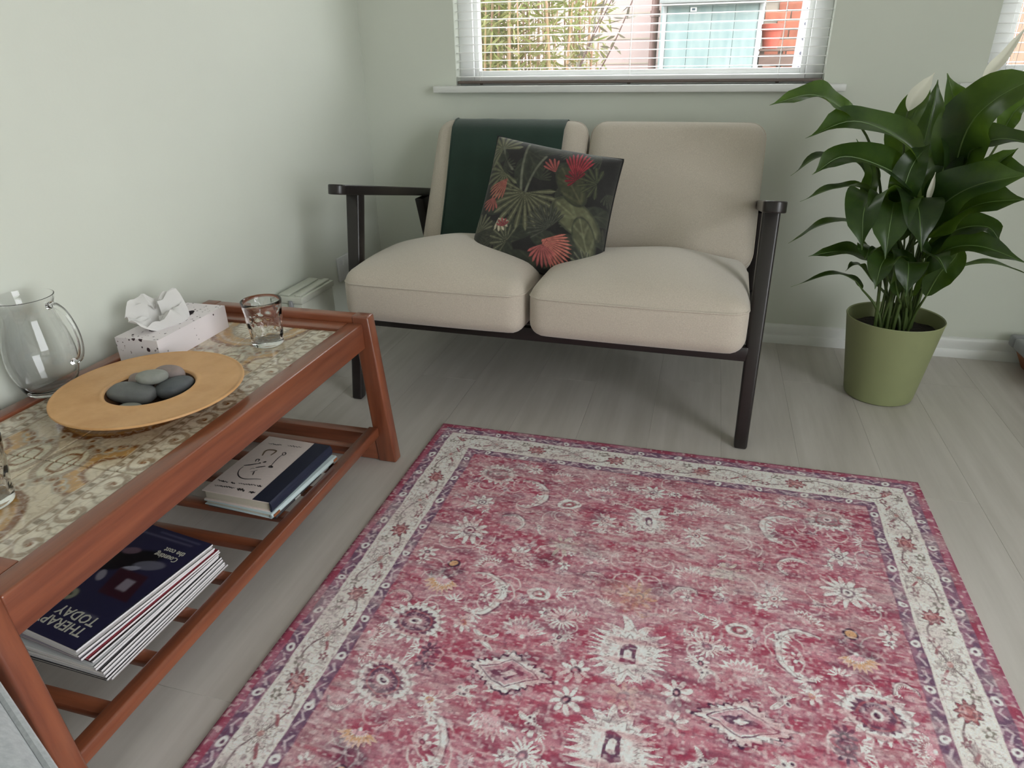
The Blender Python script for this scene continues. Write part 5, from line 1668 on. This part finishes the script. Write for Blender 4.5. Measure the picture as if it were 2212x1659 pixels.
# wooden crate, red pot on it, ladder
cr = thing('wooden_crate', 'old brown slatted crate below the red pot in the yard', 'crate', (.46, 6.75, GZ))
for k in range(10):
    obj('slat', box(-.14, .20, -.012, .012, .03+k*.108, .115+k*.108, .004, 1), M_oldwood, cr)
for x in (-.12, .03, .18): obj('post', box(x-.02, x+.02, .012, .05, 0, 1.11, .003, 1), M_oldwood, cr)
for k in range(10):
    obj('slat', box(-.14, .20, .22, .244, .03+k*.108, .115+k*.108, .004, 1), M_oldwood, cr)
obj('top_board', box(-.15, .21, -.015, .25, 1.11, 1.13, .004, 1), M_oldwood, cr)
rp = thing('red_pot', 'red clay flowerpot standing on the crate outside', 'flowerpot', (.40, 6.80, GZ+1.13))
obj('pot_body', lathe([(0, 0), (.055, 0), (.060, .004), (.082, .15), (.070, .15), (.055, .02), (0, .02)], 28), M_redpot, rp)
obj('pot_rim', lathe([(.080, .135), (.092, .137), (.094, .185), (.082, .187), (.080, .137)], 28), M_redpot, rp)
ldr = thing('ladder', 'white metal step ladder leaning outside at the right of the window', 'ladder', (.60, 5.2, GZ), R(8))
for s in (-1, 1):
    obj('stile', beam((s*.15+.02, 0, 0), (s*.10+.10, .34, 2.1), .075, .03, .075, .03, (1, 0, 0), .004), M_alu, ldr)
for k in range(7):
    f = (k+.6)/7.2
    obj('tread', box(-.13+.02+.08*f+.03*f, .13+.02+.08*f-.03*f, .34*f-.05, .34*f+.04, 2.1*f-.012, 2.1*f+.012, .003, 1), M_alu, ldr)
hole = tube([(0, -.002, 0), (0, .004, 0)], .011, 10)
for s in (-1, 1):
    for k in range(24):
        f = (k+.5)/24
        obj('bolt', hole, pmat('dark_bolt', srgb(84, 84, 96), .5), ldr, (s*(.15-.05*f)+.02+.08*f, .34*f-.019, 2.1*f))

# bamboo: every culm a part, the leaves one mass of foliage
def leaf_quad(J, p, d, l, w, r):
    d = Vector(d).normalized()
    s = d.cross(Vector((r.uniform(-1, 1), r.uniform(-1, 1), r.uniform(-1, 1)))).normalized()
    nn_ = d.cross(s)
    p = Vector(p)
    vs = [p, p+d*l*.35+s*w/2, p+d*l*.35-s*w/2, p+d*l*.75+s*w*.35-nn_*l*.05, p+d*l*.75-s*w*.35-nn_*l*.05, p+d*l-nn_*l*.12]
    J.add((vs, [(0, 2, 1), (1, 2, 4, 3), (3, 4, 5)]))
r = random.Random(8)
bb = thing('bamboo_clump', 'yellow-green bamboo clump growing outside the left of the window', 'bamboo', (-1.15, 4.6, GZ))
J = Join()
for k in range(64):
    x, y = r.uniform(-.66, .40), r.uniform(-.35, .45)
    lean = r.uniform(-.10, .10)
    P = [(x, y, 0), (x+lean*.4, y, .8), (x+lean, y+r.uniform(-.05, .05), 1.6), (x+lean*2, y, 2.5)]
    rad0 = r.uniform(.004, .009)
    Q = spline(P, 20)
    rr_ = [rad0*(1.22 if i % 3 == 0 else 1.0)*(1-.3*i/20) for i in range(21)]
    obj('culm', tube(Q, rr_, 7), M_culm, bb)
    for i in range(3, 20):
        for _ in range(12 if x < -.15 else 6):
            p = Q[i]+np.array((r.uniform(-.06, .06), r.uniform(-.08, .08), r.uniform(-.06, .06)))
            leaf_quad(J, p, (r.uniform(-1, 1), r.uniform(-1, .4), r.uniform(-.9, .5)), r.uniform(.06, .13), r.uniform(.010, .018), r)
tag(obj('foliage', J.mesh(True, 80), M_bleaf, bb), kind='stuff')
sb = thing('shrub', 'slender shrub with a slanting twig outside the middle of the window', 'shrub', (-1.0, 4.0, GZ))
J = Join()
for j in range(3):
    P = spline([(.02*j, 0, 0), (.10+.06*j, .03*j, .7), (.28+.10*j-.06*(j % 2), .02*j, 1.05+.08*j), (.50+.10*j, 0, 1.55+.1*j)], 24)
    obj('twig', tube(P, [.006-.004*i/24 for i in range(25)], 6), M_pipe, sb)
    for i in range(9, 25):
        for _ in range(3):
            leaf_quad(J, P[i]+np.array((r.uniform(-.02, .02),)*3), (r.uniform(-1, 1), r.uniform(-.5, .5), r.uniform(-.6, .8)), r.uniform(.05, .09), r.uniform(.012, .020), r)
tag(obj('foliage', J.mesh(True, 80), M_bleaf2, sb), kind='stuff')
# boundary fence closing the yard, each board a piece
fn = thing('board_fence', 'weathered board fence at the end of the yard', 'fence', (2.6, 8.2, GZ))
fb = box(-.07, .07, 0, .02, 0, 1.8, .003, 1)
for k in range(30): obj('board', fb, M_fenceboard, fn, (-1.2+k*.148, 0, random.uniform(0, .01)))
